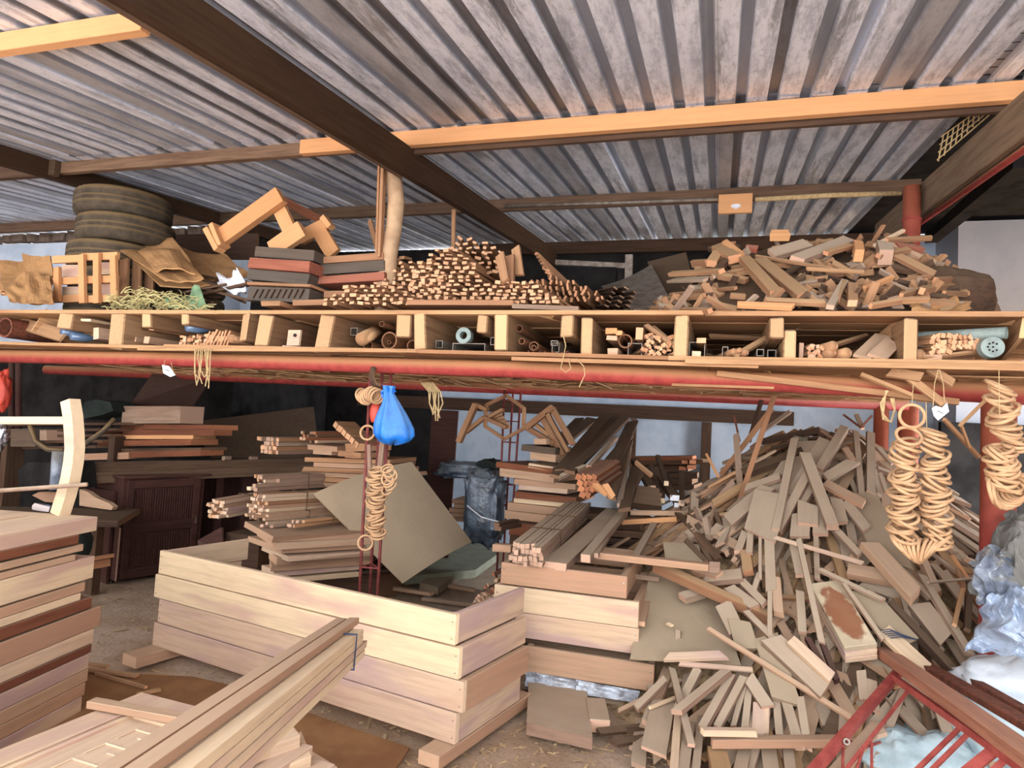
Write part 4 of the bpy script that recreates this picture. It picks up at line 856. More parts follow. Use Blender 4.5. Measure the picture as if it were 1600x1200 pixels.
q = B0 - EX * .06; q.z = .035; beam('support_block', q - EY * .2, q + EY * .12, .14, .07, 'pink', label='flat wooden block under the left end of the pale frames', cat='block')
q = A0 + EX * .06; q.z = .035; beam('support_block', q - EY * .14, q + EY * .78 - EX * .0, .12, .065, 'pink', label='long wooden bearer under the right end of the pale frames', cat='block')
# stack of unfinished doors at the left edge
CN = W(130, 1112, Z=0); D1 = Vector((-math.sin(math.radians(11.4)), math.cos(math.radians(11.4)), 0)); D2 = Vector((-D1.y, D1.x, 0))
ys = [(1112, 1086, 125, 'pale2'), (1086, 1066, 130, 'pink'), (1066, 1046, 134, 'pink'), (1046, 1022, 133, 'pale2'), (1022, 1008, 137, 'red'), (1008, 985, 139, 'pale2'), (985, 952, 152, 'pink'), (950, 932, 128, 'red'), (932, 920, 100, 'pale'), (920, 905, 108, 'pink'), (903, 868, 125, 'pale'), (868, 858, 80, 'pink'), (856, 845, 96, 'pink'), (843, 829, 84, 'red')]
nmz = ['bottom', 'second', 'third', 'fourth', 'fifth', 'sixth', 'seventh', 'eighth', 'ninth', 'tenth', 'eleventh', 'twelfth', 'thirteenth', 'fourteenth']
cz = {}
for i, (yb, yt, xe, mat) in enumerate(ys):
    zb, zt = zcol(130, yb, CN), zcol(130, yt, CN); ex = (xe - 130) * dep(CN) / F * 1.05
    o = CN + Vector((_X.x * 0, 0, 0)) + D1 * ex * .9 - D2 * 0; L_ = 2.05; wd = .8 if i not in (8, 9, 11) else .1
    z_ = (zb + zt) / 2; a = o + D2 * wd / 2; a.z = z_; b_ = a - D1 * L_
    beam('door_leaf' if wd > .5 else 'batten', a, b_, wd, zt - zb - .003, mat, label=f'{nmz[i]} piece up from the floor in the stack of unfinished doors at the left edge', cat='door' if wd > .5 else 'batten', group='stacked unfinished doors')
zb, zt = zcol(130, 829, CN), zcol(130, 807, CN); o = CN - D1 * .02; a = o + D2 * .43; a.z = (zb + zt) / 2
tdoor = beam('door_leaf', a, a - D1 * 2.05, .86, zt - zb, 'pale', label='topmost pale panelled door on the stack at the left edge', cat='door')
for s_ in (.3, .56):
    q = a + D2 * (s_ - .43); q.z = zt + .003; beam('panel_moulding', q - D1 * .12, q - D1 * 1.9, .012, .01, 'pale', parent=tdoor)
# panelled door lying in the very front
P0 = W(221, 1083, Z=.34); du = u2(4); dr = Vector((du.y, -du.x, 0))
t = thing('panelled_door', P0, label='pale panelled door with a key-pattern panel lying flat in the front left', cat='door')
def dbar(u0, u1, r0, r1, z, th, nm_, mat='pale'):
    a = P0 - du * u0 + dr * (r0 + r1) / 2; b_ = P0 - du * u1 + dr * (r0 + r1) / 2; a.z = b_.z = z; return beam(nm_, a, b_, r1 - r0, th, mat, parent=t)
dbar(0, 2.1, 0, .12, .325, .04, 'stile'); dbar(0, 2.1, .70, .82, .325, .04, 'stile'); dbar(0, .14, .121, .699, .325, .04, 'rail'); dbar(1.1, 1.24, .121, .699, .325, .04, 'rail'); dbar(.14, 1.1, .121, .699, .315, .02, 'panel')
dbar(.15, 1.1, .13, .15, .33, .02, 'moulding'); dbar(.15, 1.1, .67, .69, .33, .02, 'moulding'); dbar(.15, .17, .15, .67, .33, .02, 'moulding')
for i in range(6):
    u0 = .24 + i * .13
    for (a_, b_, c, d) in ((u0, u0 + .09, .25, .256), (u0, u0 + .006, .25, .46), (u0 + .05, u0 + .056, .32, .56), (u0 + .05, u0 + .13, .56, .566)): dbar(a_, b_, c, d, .328, .008, 'key_strip')
for i, (u0, u1, r0, r1, z, th) in enumerate([(-.02, 1.9, .1, .9, .275, .045), (-.03, 1.9, .2, 1.0, .22, .05), (.05, 1.9, .0, .9, .16, .06), (.1, 1.8, .0, .8, .09, .06), (0, 1.7, .1, .9, .03, .055)]):
    a = P0 - du * u0 + dr * (r0 + r1) / 2; b_ = P0 - du * u1 + dr * (r0 + r1) / 2; a.z = b_.z = z
    beam('door_leaf', a, b_, r1 - r0, th, 'pale2', label=f'{["uppermost", "second", "third", "fourth", "lowest"][i]} plain door under the key-pattern door', cat='door')
a = W(142, 1098, Z=.37); b_ = W(300, 1126, Z=.37); beam('batten', a, b_, .05, .03, 'pink', label='pinkish batten lying across the far end of the key-pattern door', cat='batten')
stick('board_end', W(330, 1190, Z=.32), W(458, 1145, Z=.32), .16, .05, 'pale2', label='short pale board end right of the lath bundle, uppermost', cat='board')
stick('board_end', W(330, 1225, Z=.26), W(478, 1172, Z=.26), .2, .055, 'pale', label='short pale board end right of the lath bundle, second down', cat='board')
stick('board_end', W(390, 1240, Z=.19), W(505, 1195, Z=.19), .2, .055, 'pale2', label='short board end right of the lath bundle, third down', cat='board')
beam('support_block', W(360, 1250, Z=.08), W(455, 1200, Z=.08), .2, .15, 'pink', label='chunky block carrying the short board ends', cat='block')
# bundle of long pale laths reaching over the frames
def bundle(name, A, B, w_, h_, nc, nr, mat, lab, ties=(), stag=.04, mats=None, up=(0, 0, 1), gap=.92, cat='bundle', roll=.05, tiemat='bluecord', swap=None):
    A, B = Vector(A), Vector(B); x = (B - A).normalized(); y = Vector(up).cross(x).normalized(); z = x.cross(y); t = thing(name, (A.x, A.y, min(A.z, B.z) - h_ / 2), label=lab, cat=cat)
    cw, chh = w_ / nc, h_ / nr
    for r in range(nr):
        for c in range(nc):
            off = y * ((c + .5) * cw - w_ / 2 + U(-.08, .08) * cw) + z * ((r + .5) * chh - h_ / 2); e = U(-stag, stag); e2 = U(-stag, stag)
            m_ = rnd.choice(mats) if mats else mat
            stick('lath', A + off + x * e, B + off + x * e2, cw * gap, chh * gap, m_, up, roll=U(-roll, roll), parent=t, jit=.03)
    for f in ties:
        p = A.lerp(B, f); W2, H2 = w_ / 2 + .006, h_ / 2 + .006; b = MB(); b.tube([p + y * W2 + z * H2, p - y * W2 + z * H2, p - y * W2 - z * H2, p + y * W2 - z * H2, p + y * W2 + z * H2], .004, 6); b.build('tie', tiemat, t)
    return t
NE = W(282, 1215, Z=.86); FE = W(543, 1005, Y=W(543, 1005, Z=.70).y); FE.z = .715
FE2 = W(545, 1002, Z=.69); dF = (FE2 - NE); bundle('lath_bundle', NE - dF * .35, FE2, .13, .115, 3, 4, 'pale', 'long bundle of pale and pinkish laths tied with blue tape reaching over the front frames', ties=(.90,), stag=.06, mats=['pale', 'pale', 'pale', 'pale2'], roll=.03)
y_ = Vector((0, 0, 1)).cross(dF.normalized()).normalized()
for i, (o_, e, lab) in enumerate([(.045, .03, 'pinkish lath on top of the pale bundle, nearer the left'), (.0, .05, 'pinkish lath on top of the pale bundle, middle one')]):
    a = NE - dF * .3 + y_ * o_ + Z3 * .072; b_ = FE2 + y_ * (o_ + .0) + Z3 * .072 + dF * e; stick('loose_lath', a, b_, .038, .024, 'pink', label=lab, cat='lath')
# plywood and bits on the floor
def poly(name, P, th, mat, **k):
    b = MB(); n = len(P); b.v = [Vector(p) for p in P] + [Vector(p) + Z3 * th for p in P]; b.f = [tuple(range(n)), tuple(range(n, 2 * n))[::-1]] + [(i, (i + 1) % n, n + (i + 1) % n, n + i) for i in range(n)]; return b.build(name, mat, **k)
M['brownply'] = simple('brown_plywood', sr(138, 102, 68), sr(116, 80, 52), 2.5, .7)
poly('plywood_sheet', [W(128, 1052, Z=0), W(300, 1060, Z=0), W(352, 1072, Z=0), W(640, 1172, Z=0), W(560, 1290, Z=0), W(-60, 1290, Z=0), W(-60, 1140, Z=0)], .012, 'brownply', label='brown plywood sheet lying on the floor in front of the pale frames', cat='sheet')
for (a, b_, wd, lab) in [((135, 1037), (168, 1042), 8, 'pale sliver of wood at the back edge of the plywood'), ((136, 1046), (215, 1056), 7, 'tan offcut lying on the plywood edge'), ((150, 1052), (228, 1074), 4, 'thin dark strip on the plywood'), ((215, 1085), (250, 1078), 5, 'dark splinter near the key-pattern door')]:
    stick('floor_offcut', W(*a, Z=.03), W(*b_, Z=.03), m_of(wd, W(*a, Z=.03)), .015, 'heap2', label=lab, cat='offcut')
poly('concrete_slab', [W(822, 1148, Z=.0), W(925, 1172, Z=0), W(916, 1092, Z=0), W(825, 1078, Z=0)], .06, 'dusty', label='dusty thick square board lying on the floor before the frame stack', cat='board')
beam('wood_block', W(937, 1135, Z=.035), W(930, 1100, Z=.035), .11, .07, 'dusty', label='small dusty wooden block right of the square board', cat='block')
b = MB()
for i in range(900):
    px, py = (U(130, 1100), U(880, 1200)); p = W(px, py, Z=0)
    if p.y > 6.3: continue
    p.z = floorz(p.x, p.y) + .004; a_ = U(0, 6.3); L = U(.01, .06) if rnd.random() < .9 else U(.06, .16); b.box(p, p + Vector((math.cos(a_) * L, math.sin(a_) * L, U(0, .006))), U(.004, .016), .003)
b.build('floor_chips', 'chip', kind='stuff', label='wood chips and shavings scattered over the dirt floor', cat='chips')

# ================================================================ MIDDLE RIGHT FRAME STACK
FR = [('topmost', (784, 878, 911), (980, 898, 936), 'pink', .9), ('second from top', (773, 912, 950), (998, 942, 979), 'pale', .85), ('third from top', (806, 954, 992), (998, 981, 1025), 'pale2', .85), ('fourth from top', (822, 1006, 1046), (1022, 1041, 1079), 'pink', .85)]
zprev = None
for i, (nm_, (x0, t0, b0), (x1, t1, b1), mat, dp_) in enumerate(FR):
    Y = 4.12; a = W(x0, (t0 + b0) / 2, Y=Y); c = W(x1, (t1 + b1) / 2, Y=Y); ht = W(x0, t0, Y=Y).z - W(x0, b0, Y=Y).z; z_ = (a.z + c.z) / 2; a.z = c.z = z_
    t = thing('box_frame', (a.x, Y, z_ - ht / 2), label=f'{nm_} box frame of the stack right of the pale frames', cat='frame')
    beam('front_board', a, c, .035, ht * 1.0, mat, parent=t); r_ = Vector((c.x - .02, Y + .02, z_)); l_ = Vector((a.x + .02, Y + .02, z_)); bk = Vector((0, dp_, 0))
    beam('side_board', r_, r_ + bk, .035, ht, 'pink', parent=t); beam('side_board', l_, l_ + bk, .035, ht, 'pink', parent=t); beam('back_board', l_ + bk + Vector((.02, 0, 0)), r_ + bk + Vector((-.02, 0, 0)), .035, ht, 'pink', parent=t)
    for e in (a, c):
        q = e + Vector((.02 if e is a else -.02, -.018, ht * .2)); b = MB(); b.tube([q, q - Vector((0, .001, 0))], .004, 6); b.build('nail', 'chrome', t)
for i in range(3): pb('spacer_board', (805, 996 + i * 4), (1010, 1028 + i * 4), 4.16, 4, .7, 'dark', label=f'thin dark board in the gap of the box frame stack, {["upper", "middle", "lower"][i]} one', cat='board')
for i in range(3): pb('wrapped_board', (822, 1052 + i * 10), (1008, 1084 + i * 10), 4.14 + .01 * i, 9, .7, ['dusty', 'pink', 'dusty'][i], label=f'board at the foot of the box frame stack, {["upper", "middle", "lower"][i]} one, dusty and half wrapped', cat='board')
M['clear'] = simple('crinkled_clear_film', sr(190, 200, 214), sr(120, 118, 124), 12, .15, 0, 1, 0, DUST, .9)
grid('clear_film', q3((822, 1048, 4.11), (905, 1062, 4.11), (900, 1084, 4.08), (820, 1072, 4.08)), .002, 'clear', .01, 14, 8, .03, label='crinkled shiny film at the foot of the box frame stack', cat='film')
grid('clear_film', q3((900, 1062, 4.11), (1000, 1080, 4.11), (995, 1098, 4.08), (900, 1084, 4.08)), .002, 'clear', .008, 14, 6, .025, label='right-hand end of the shiny film under the box frames', cat='film')
# things lying on the frame stack
bundle('stick_bundle', W(822, 868, Y=4.02), W(903, 797, Y=5.6), .20, .13, 7, 4, 'dusty', 'dusty square bundle of grooved sticks lying on the box frame stack', ties=(.3, .6), stag=.05, tiemat='dark', roll=.25, gap=.9)
for i, (a, b_, y1, y2, wd, th, mat, lab) in enumerate([((866, 885), (962, 800), 4.1, 5.6, 40, .05, 'dusty', 'broad dark plank right of the stick bundle'), ((915, 873), (975, 800), 4.15, 5.5, 16, .05, 'dusty', 'narrower plank with a groove further right'), ((930, 868), (968, 806), 4.25, 5.5, 10, .03, 'dusty', 'thin strip on the narrower plank'),
      ((772, 855), (800, 857), 4.4, 4.4, 14, .05, 'pink', 'pinkish board end sticking out left of the stick bundle'), ((925, 866), (1108, 886), 4.35, 4.3, 17, .04, 'pink', 'long reddish plank lying across toward the scrap heap'), ((1108, 885), (1125, 887), 4.28, 4.28, 12, .06, 'dusty', 'block end at the tip of the long reddish plank'),
      ((975, 902), (1026, 812), 4.4, 5.6, 12, .03, 'dusty', 'pale edge board running back from the frame stack'), ((985, 801), (1080, 802), 5.6, 5.6, 9, .04, 'pink', 'pinkish batten crossing behind the planks'), ((972, 816), (1058, 811), 5.5, 5.5, 8, .04, 'orange', 'brighter batten just below the pinkish one'), ((1040, 834), (1087, 838), 5.6, 5.6, 5, .03, 'pink', 'short thin batten in the dark gap'),
      ((1000, 975), (1018, 900), 4.15, 4.9, 16, .03, 'pink', 'side board leaning at the right corner of the frame stack'), ((988, 900), (1030, 905), 4.6, 4.6, 6, .03, 'dusty', 'flat strip behind the top box frame')]):
    A = W(*a, Y=y1); B_ = W(*b_, Y=y2); stick('plank', A, B_, m_of(wd, A), th, mat, bev=.002, skew=.05, label=lab, cat='plank')
# pile of reddish boards behind
J = [((800, 826), (852, 832), 20, 'red', 'dark red board low in the pile behind the rear column'), ((794, 804), (880, 814), 13, 'pink', 'orange-edged board low in the pile'), ((792, 791), (884, 801), 12, 'pink', 'pinkish board in the pile, below the yellow edge'), ((795, 781), (890, 790), 7, 'pale', 'bright yellow board edge in the pile'), ((797, 772), (903, 783), 10, 'red', 'reddish board above the yellow edge'),
     ((806, 760), (894, 768), 9, 'pale2', 'pale board near the middle of the pile'), ((800, 752), (890, 760), 9, 'pink', 'pink board near the middle of the pile'), ((784, 738), (877, 750), 13, 'pink', 'broad pink board in the upper pile'), ((784, 727), (874, 738), 9, 'red', 'red-toned board above the broad pink one'),
     ((821, 726), (862, 733), 7, 'pale', 'short pale board on the red-toned one'), ((821, 711), (870, 717), 12, 'pink', 'short pinkish box board near the top'), ((822, 700), (868, 705), 10, 'grille', 'dark grooved board on top of the pile'), ((824, 690), (852, 690), 9, 'pink', 'pointed block behind the top of the pile')]
for i, (a, b_, h, mat, lab) in enumerate(J): pb('stacked_board', a, b_, 5.85 + U(-.03, .03), h, .7, mat, bev=.002, label=lab, cat='board')
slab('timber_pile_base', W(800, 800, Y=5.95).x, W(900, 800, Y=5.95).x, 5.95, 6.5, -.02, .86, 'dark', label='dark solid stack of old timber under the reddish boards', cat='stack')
t = thing('dark_fill_stack', W(930, 860, Y=5.3), label='added dark boards filling the gloom behind the box frames', cat='stack')  # dark boards added to fill the dark space behind the frames
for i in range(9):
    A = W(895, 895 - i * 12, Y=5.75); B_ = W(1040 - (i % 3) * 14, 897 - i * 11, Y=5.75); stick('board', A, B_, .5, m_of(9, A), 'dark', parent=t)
# hexagonal frame and wedge frames
H6 = [(791, 618), (819, 638), (818, 670), (788, 686), (758, 666), (760, 633)]
t = thing('hexagonal_frame', W(789, 686, Y=6.1), label='open hexagonal wooden frame hung on the rear lattice column', cat='frame')
for i in range(6): A = W(*H6[i], Y=6.1); B_ = W(*H6[(i + 1) % 6], Y=6.1); d_ = (B_ - A).normalized() * .008; beam('side', A - d_, B_ + d_, .03, .04, 'heap2', (0, -1, 0), parent=t)
for k, (nmz_, bars, lab) in enumerate([('wedge_frame', [((744, 631), (717, 691), 8), ((744, 632), (762, 641), 6), ((727, 676), (757, 652), 6), ((757, 652), (792, 668), 6), ((764, 652), (786, 640), 5)], 'orange A-shaped frame hanging left of the hexagonal one'),
        ('wedge_frame', [((823, 668), (864, 636), 9), ((823, 668), (866, 694), 8), ((847, 651), (880, 711), 9), ((855, 645), (888, 706), 6), ((862, 637), (896, 695), 8), ((838, 664), (858, 680), 6)], 'orange slatted wedge frame right of the hexagonal one')]):
    t = thing(nmz_, W(*bars[0][1], Y=6.0), label=lab, cat='frame')
    for i, (a, b_, wd) in enumerate(bars): A = W(*a, Y=6.0 + .03 * (i % 3)); B_ = W(*b_, Y=6.0 + .03 * (i % 3)); beam('bar', A, B_, m_of(wd, A), .08, 'heap2', (0, -1, 0), parent=t)
for i in range(6): stick('small_offcut', W(766 + i * 4, 648 + i * 4, Y=6.2), W(780 + i * 3, 642 + i * 5, Y=6.25), .05, .03, 'heap2', label='offcut jammed behind the hexagonal frame', cat='offcut', group='offcuts behind the hexagonal frame')
# wrapped bundle
blob('wrapped_bundle', W(757, 792, Y=6.25), (.17, .15, .31), 'blackfilm', 8, .2, 2.6, 48, 36, sq=.45, label='tall bundle wrapped in shiny bluish black plastic', cat='bundle')
blob('wrapped_bundle', W(735, 735, Y=6.6), (.3, .17, .075), 'blackfilm', 12, .3, 2.6, 40, 24, sq=.5, label='flatter plastic-wrapped bundle lying above the tall one', cat='bundle')
blob('dark_bag', W(768, 727, Y=6.5), (.13, .1, .06), 'darkcloth', 15, .35, label='small dark bag on the wrapped bundles', cat='bag')
tubeobj('white_strap', [W(730, 790, Y=6.03), W(752, 808, Y=6.0), (W(786, 817, Y=6.03))], .006, 'paper', 6, label='white strap around the tall wrapped bundle', cat='strap')
for i in range(5): pb('short_board', (704, 783 + i * 7), (730, 785 + i * 7), 6.5, 6, .4, 'pink', label='short pinkish board stacked left of the wrapped bundle', cat='board', group='short boards left of the wrapped bundle')
grid('dark_door_panel', q3((676, 640, 7.0), (716, 642, 7.0), (700, 875, 7.0), (660, 875, 7.0)), .03, 'mahog', nx=1, ny=1, label='dark door panel standing left of the wrapped bundles', cat='panel')
# dark leaning boards
K = [((868, 745), (948, 648), 5.6, 7.2, 20, 'dark', 'rotten dark board leaning to the wall, leftmost'), ((880, 735), (962, 652), 5.7, 7.2, 22, 'dark', 'broad rotten board leaning beside the leftmost'), ((890, 738), (978, 652), 5.6, 7.1, 18, 'dark', 'dark board with a split top leaning right of the broad one'),
     ((920, 730), (962, 684), 5.4, 6.4, 8, 'dusty', 'greyish slim board among the dark leaning ones'), ((930, 745), (985, 680), 5.5, 6.8, 14, 'dark', 'dark leaning board above the block bundle'), ((948, 752), (988, 660), 5.5, 7.2, 22, 'dark', 'widest dark board of the leaning group'),
     ((955, 778), (982, 690), 5.2, 6.6, 16, 'dark', 'ribbed dark board leaning in front'), ((968, 790), (984, 700), 5.2, 6.6, 8, 'dusty', 'narrow leaning board right of the ribbed one'), ((976, 797), (995, 730), 5.1, 6.2, 18, 'dark', 'dark plank with a clean cut end'), ((874, 746), (916, 728), 5.6, 5.7, 7, 'dusty', 'grey stick crossing in front of the leaning boards'),
     ((860, 700), (905, 655), 6.6, 7.6, 14, 'dark', 'jagged dark board behind the slatted wedge frame'), ((880, 690), (925, 655), 6.8, 7.6, 20, 'dark', 'second jagged dark board behind the wedge frame'), ((993, 722), (1018, 743), 5.4, 5.4, 5, 'heap2', 'short bar forming a T shape'), ((1004, 735), (994, 755), 5.45, 5.5, 8, 'dark', 'stem under the T-shaped bar'),
     ((930, 757), (947, 771), 5.0, 5.0, 8, 'orange', 'bright-ended batten left of another'), ((945, 757), (957, 777), 4.98, 4.98, 9, 'orange', 'bright-ended batten pointing down')]
for a, b_, y1, y2, wd, mat, lab in K:
    A = W(*a, Y=y1); B_ = W(*b_, Y=y2); stick('leaning_board', A, B_, m_of(wd, A), .03, mat, (0, -.6, .8), skew=.4, label=lab, cat='board')
for i in range(14): x, y = 904 + (i % 4) * 8 + (i // 4) * 2, 746 + (i // 4) * 9; A = W(x, y, Y=5.15); stick('small_block', A, A + Vector((.1, .5, .1)), .045, .045, 'red', roll=.4, label='reddish square block end in the cluster under the leaning boards', cat='block', group='reddish block ends under the leaning boards')
# horizontal dark stack by the wall
for i, (a, b_, h, mat) in enumerate([((985, 717), (1084, 716), 6, 'red'), ((990, 724), (1092, 722), 7, 'dark'), ((1000, 733), (1078, 732), 9, 'dark'), ((1000, 743), (1090, 744), 8, 'dark'), ((1005, 752), (1085, 753), 8, 'dark'), ((1010, 762), (1090, 762), 8, 'dark')]):
    pb('stored_board', a, b_, 7.2, h, .4, mat, label=f'{["reddish topmost", "second", "third", "fourth", "fifth", "lowest"][i]} board of the dark horizontal stack near the back wall', cat='board')
for i, (x, y, ww, hh) in enumerate([(1070, 722, 9, 5), (1082, 722, 9, 6), (1080, 730, 12, 6), (1066, 732, 10, 6)]): A = W(x, y, Y=7.0); stick('small_block', A, A + Vector((0, .3, 0)), m_of(ww, A), m_of(hh, A), 'red', label='small reddish block end at the right of the dark stack', cat='block', group='block ends by the dark stack')
for i, (x, y, ww, hh, mat, lab) in enumerate([(1018, 763, 12, 9, 'pink', 'square stick with a pinkish end'), (1041, 755, 7, 7, 'pale', 'small square stick with a yellow end, highest'), (1033, 782, 11, 8, 'pale', 'stick with an L-shaped pale end'), (1054, 778, 14, 9, 'paper', 'stick with a whitish flat end'), (1057, 789, 7, 7, 'paper', 'small stick with a white end'), (1065, 786, 9, 9, 'pale2', 'square stick with a peach end'), (1070, 796, 12, 9, 'pink', 'stick with a pink end, lowest'), (1030, 773, 8, 6, 'dark', 'dark stick among the pale-ended ones')]):
    A = W(x, y, Y=5.7); B_ = A + Vector((-.25 + .1 * (i % 3), .9, .18)); o = stick('pale_ended_stick', A, B_, m_of(ww, A), m_of(hh, A), 'dark', label=lab, cat='stick')
    d = (B_ - A).normalized(); stick('cut_end', A - d * .006, A, m_of(ww, A), m_of(hh, A), mat, parent=o, skew=0)
grid('ribbed_block', q3((988, 762, 5.7), (1030, 768, 5.7), (1034, 796, 5.6), (986, 790, 5.6)), .1, 'dark', nx=3, ny=3, label='dark ribbed wooden block behind the pale-ended sticks', cat='block')
grid('brown_sheet', q3((1036, 848, 4.9), (1092, 852, 4.9), (1098, 880, 4.7), (1040, 878, 4.7)), .015, 'mdf', nx=1, ny=1, label='small brown sheet propped behind the long reddish plank', cat='sheet')
tubeobj('log_end', [W(1091, 790, Y=5.5), W(1094, 786, Y=5.9)], .07, 'dark', 14, label='dusty thick log end left of the scrap heap', cat='log')
for i in range(90):
    px = U(1072, 1160); py = U(800, 880) if px > 1100 else U(800, 850); A = W(px, py, Y=5.4 - (py - 800) / 80 * .7); B_ = A + Vector((U(-.15, .2), U(.1, .3), U(-.05, .15)))
    stick('dark_block', A, B_, U(.03, .06), U(.02, .04), rnd.choice(['dusty', 'dark', 'dark']), roll=U(-1, 1), label=f'small dusty block in the dark pile left of the heap, {"upper" if py < 825 else "middle" if py < 850 else "lower"} {"left" if px < 1105 else "right" if px > 1135 else "central"} part', cat='block', group='small blocks in the dark pile')
for i in range(14): pb('dark_filler_board', (1050 + U(-20, 20), 812 + i * 7), (1120 + U(-10, 20), 812 + i * 7 + U(-5, 5)), 6.1, 5, .3, 'dark', label='dark board low between the frame stack and the heap', cat='board', group='dark boards behind the blocks')
# back wall timbers
A = W(560, 632, Y=9.02); B_ = W(1240, 655, Y=9.02); A.z = B_.z = W(1000, 644, Y=9.02).z + .0
beam('wall_beam', A, B_, .1, .17, 'dark', label='dark brown timber beam along the back wall', cat='beam')
for px, wd, lab in ((989, 8, 'narrow dark stud on the back wall'), (1103, 15, 'wide dark wooden stud on the back wall')):
    q = W(px, 700, Y=9.03); beam('wall_stud', (q.x, 9.03, .2), (q.x, 9.03, A.z - .09), m_of(wd, q), .08, 'dark', (0, -1, 0), label=lab, cat='stud')
pb('wall_batten', (1088, 719), (1112, 720), 8.9, 5, .04, 'pink', label='small batten end fixed beside the wide stud', cat='batten')

# ================================================================ LEFT: MIDDLE STACKS
def bun(a, b_, y1, y2, wpx, hpx, nc, nr, lab, mats=('lath', 'pale2', 'dusty'), ties=(.5,), stag=.06):
    A = W(*a, Y=y1); B_ = W(*b_, Y=y2); return bundle('lath_bundle', A, B_, m_of(wpx, A), m_of(hpx, A), nc, nr, 'lath', lab, ties, stag, list(mats), tiemat='dark', roll=.3)
bun((420, 696), (560, 695), 5.5, 6.6, 40, 26, 6, 4, 'bundle of thin laths highest at the left', ('dusty', 'lath', 'pink'))
bun((482, 683), (600, 682), 5.5, 6.2, 26, 18, 5, 4, 'small dark bundle right of the highest bundle', ('red', 'dark', 'pink'))
bun((408, 754), (530, 748), 4.9, 5.7, 30, 24, 5, 4, 'bundle of pale-tipped laths in the middle tier', ('pale', 'dusty', 'lath'), stag=.12)
bun((338, 795), (430, 778), 4.75, 5.5, 34, 27, 6, 5, 'fat bundle with ragged ends, leftmost of the lower tier', ('lath', 'pale2', 'pink'), stag=.05)
bun((402, 788), (525, 780), 4.7, 5.5, 36, 32, 6, 6, 'fat bundle with a round pale end in the lower tier', ('pale2', 'lath', 'pink'), stag=.04)
bun((400, 808), (540, 797), 4.65, 5.5, 30, 10, 5, 2, 'flat bundle under the fat round one', ('dusty', 'dark', 'pink'))
bun((422, 819), (540, 810), 4.6, 5.3, 16, 10, 3, 2, 'thin bundle lying lowest, left part', ('lath', 'dusty'))
bun((462, 818), (560, 806), 4.6, 5.3, 16, 10, 3, 2, 'thin bundle lying lowest, right part', ('lath', 'dusty'))
for i in range(6): x, y = 524 + i * 6.4, 664 + i * 6; A = W(x, y, Y=5.35); stick('small_block', A, A + Vector((.03, .3, .0)), .055, .05, 'lath', roll=.5, label='little block in the sloping row beside the lattice column', cat='block', group='blocks in a sloping row')
for (a, b_, h, mat, lab) in [((478, 698), (525, 702), 8, 'pink', 'pale board end under the small dark bundle'), ((492, 706), (520, 708), 7, 'pink', 'short board end one step lower'), ((527, 708), (552, 710), 9, 'lath', 'pair of block ends left of the square block'), ((546, 699), (570, 699), 12, 'lath', 'square block end near the column'), ((541, 711), (566, 712), 9, 'lath', 'square block end below another')]:
    pb('board_end', a, b_, 5.35, h, .5, mat, label=lab, cat='board')
for i in range(6): pb('thick_board', (482 - i * 2, 718 + i * 7.5), (600, 722 + i * 8), 5.45, 6.8, .8, ['lath', 'pink'][i % 2], label=f'{["top", "second", "third", "fourth", "fifth", "lowest"][i]} broad board of the pinkish stack behind the lattice column', cat='board')
for i_, (px_, py_) in enumerate([(14, 700), (180, 700)]):
    q = W(px_, py_, Y=5.5); beam('rack_upright', (q.x, 5.55, 0), (q.x, 5.55, q.z + .12), .08, .2, 'dark', (0, 1, 0), label=f'dark rack upright in the shadow at the far left, {["left", "right"][i_]} one', cat='upright')
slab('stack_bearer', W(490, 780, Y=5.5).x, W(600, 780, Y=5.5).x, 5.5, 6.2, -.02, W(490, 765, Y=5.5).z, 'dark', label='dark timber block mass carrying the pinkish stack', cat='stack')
Q = [((350, 823), (459, 838), 10, 'pink'), ((372, 836), (464, 849), 9, 'pink'), ((372, 845), (456, 857), 9, 'pink'), ((395, 858), (465, 871), 8, 'pale2'), ((413, 868), (440, 876), 12, 'pink'), ((413, 880), (432, 886), 10, 'pink'), ((413, 890), (424, 894), 10, 'pale2'), ((408, 903), (420, 906), 8, 'pale')]
for i, (a, b_, h, mat) in enumerate(Q):
    A = W(*a, Y=4.62); B_ = W(*b_, Y=4.5); d = (B_ - A).normalized(); n_ = Vector((.62, .78, 0)); L = .85 - i * .02
    stick('rough_board', (A + B_) / 2, (A + B_) / 2 + n_ * L, (B_ - A).length, m_of(h, A), mat, skew=.12, jit=.1, label=f'{["topmost", "second", "third", "fourth", "fifth", "sixth", "seventh", "lowest"][i]} rough board of the fanned stack behind the pale frames', cat='board')
for i in range(16):
    A = W(432 + U(0, 30), 838 + i * 4.4, Y=4.6 + U(0, .2)); n_ = Vector((.62 + U(-.05, .05), .78, U(-.02, .02))).normalized(); stick('fanned_board', A, A + n_ * U(.9, 1.3), U(.08, .14), .02, 'dark', label='dark edge of a thin board in the fanned stack', cat='board', group='thin boards fanned in the dark stack')
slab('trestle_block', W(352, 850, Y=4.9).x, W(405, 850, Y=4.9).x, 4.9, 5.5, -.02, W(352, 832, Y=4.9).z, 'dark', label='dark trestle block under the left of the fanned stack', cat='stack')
grid('dark_sheet', q3((310, 845, 4.85), (348, 824, 4.85), (350, 862, 4.8), (312, 872, 4.75)), .02, 'mahog', nx=1, ny=1, label='dark sheet leaning left of the fanned stack', cat='sheet')
for i, (x, y) in enumerate([(511, 830), (509, 840), (515, 838)]): tubeobj('round_stick', [W(x, y, Y=4.95), W(x + 16, y - 4, Y=5.7)], .02, 'orange', 10, label='round orange stick end inside the fanned stack', cat='stick', group='round stick ends in the fanned stack')
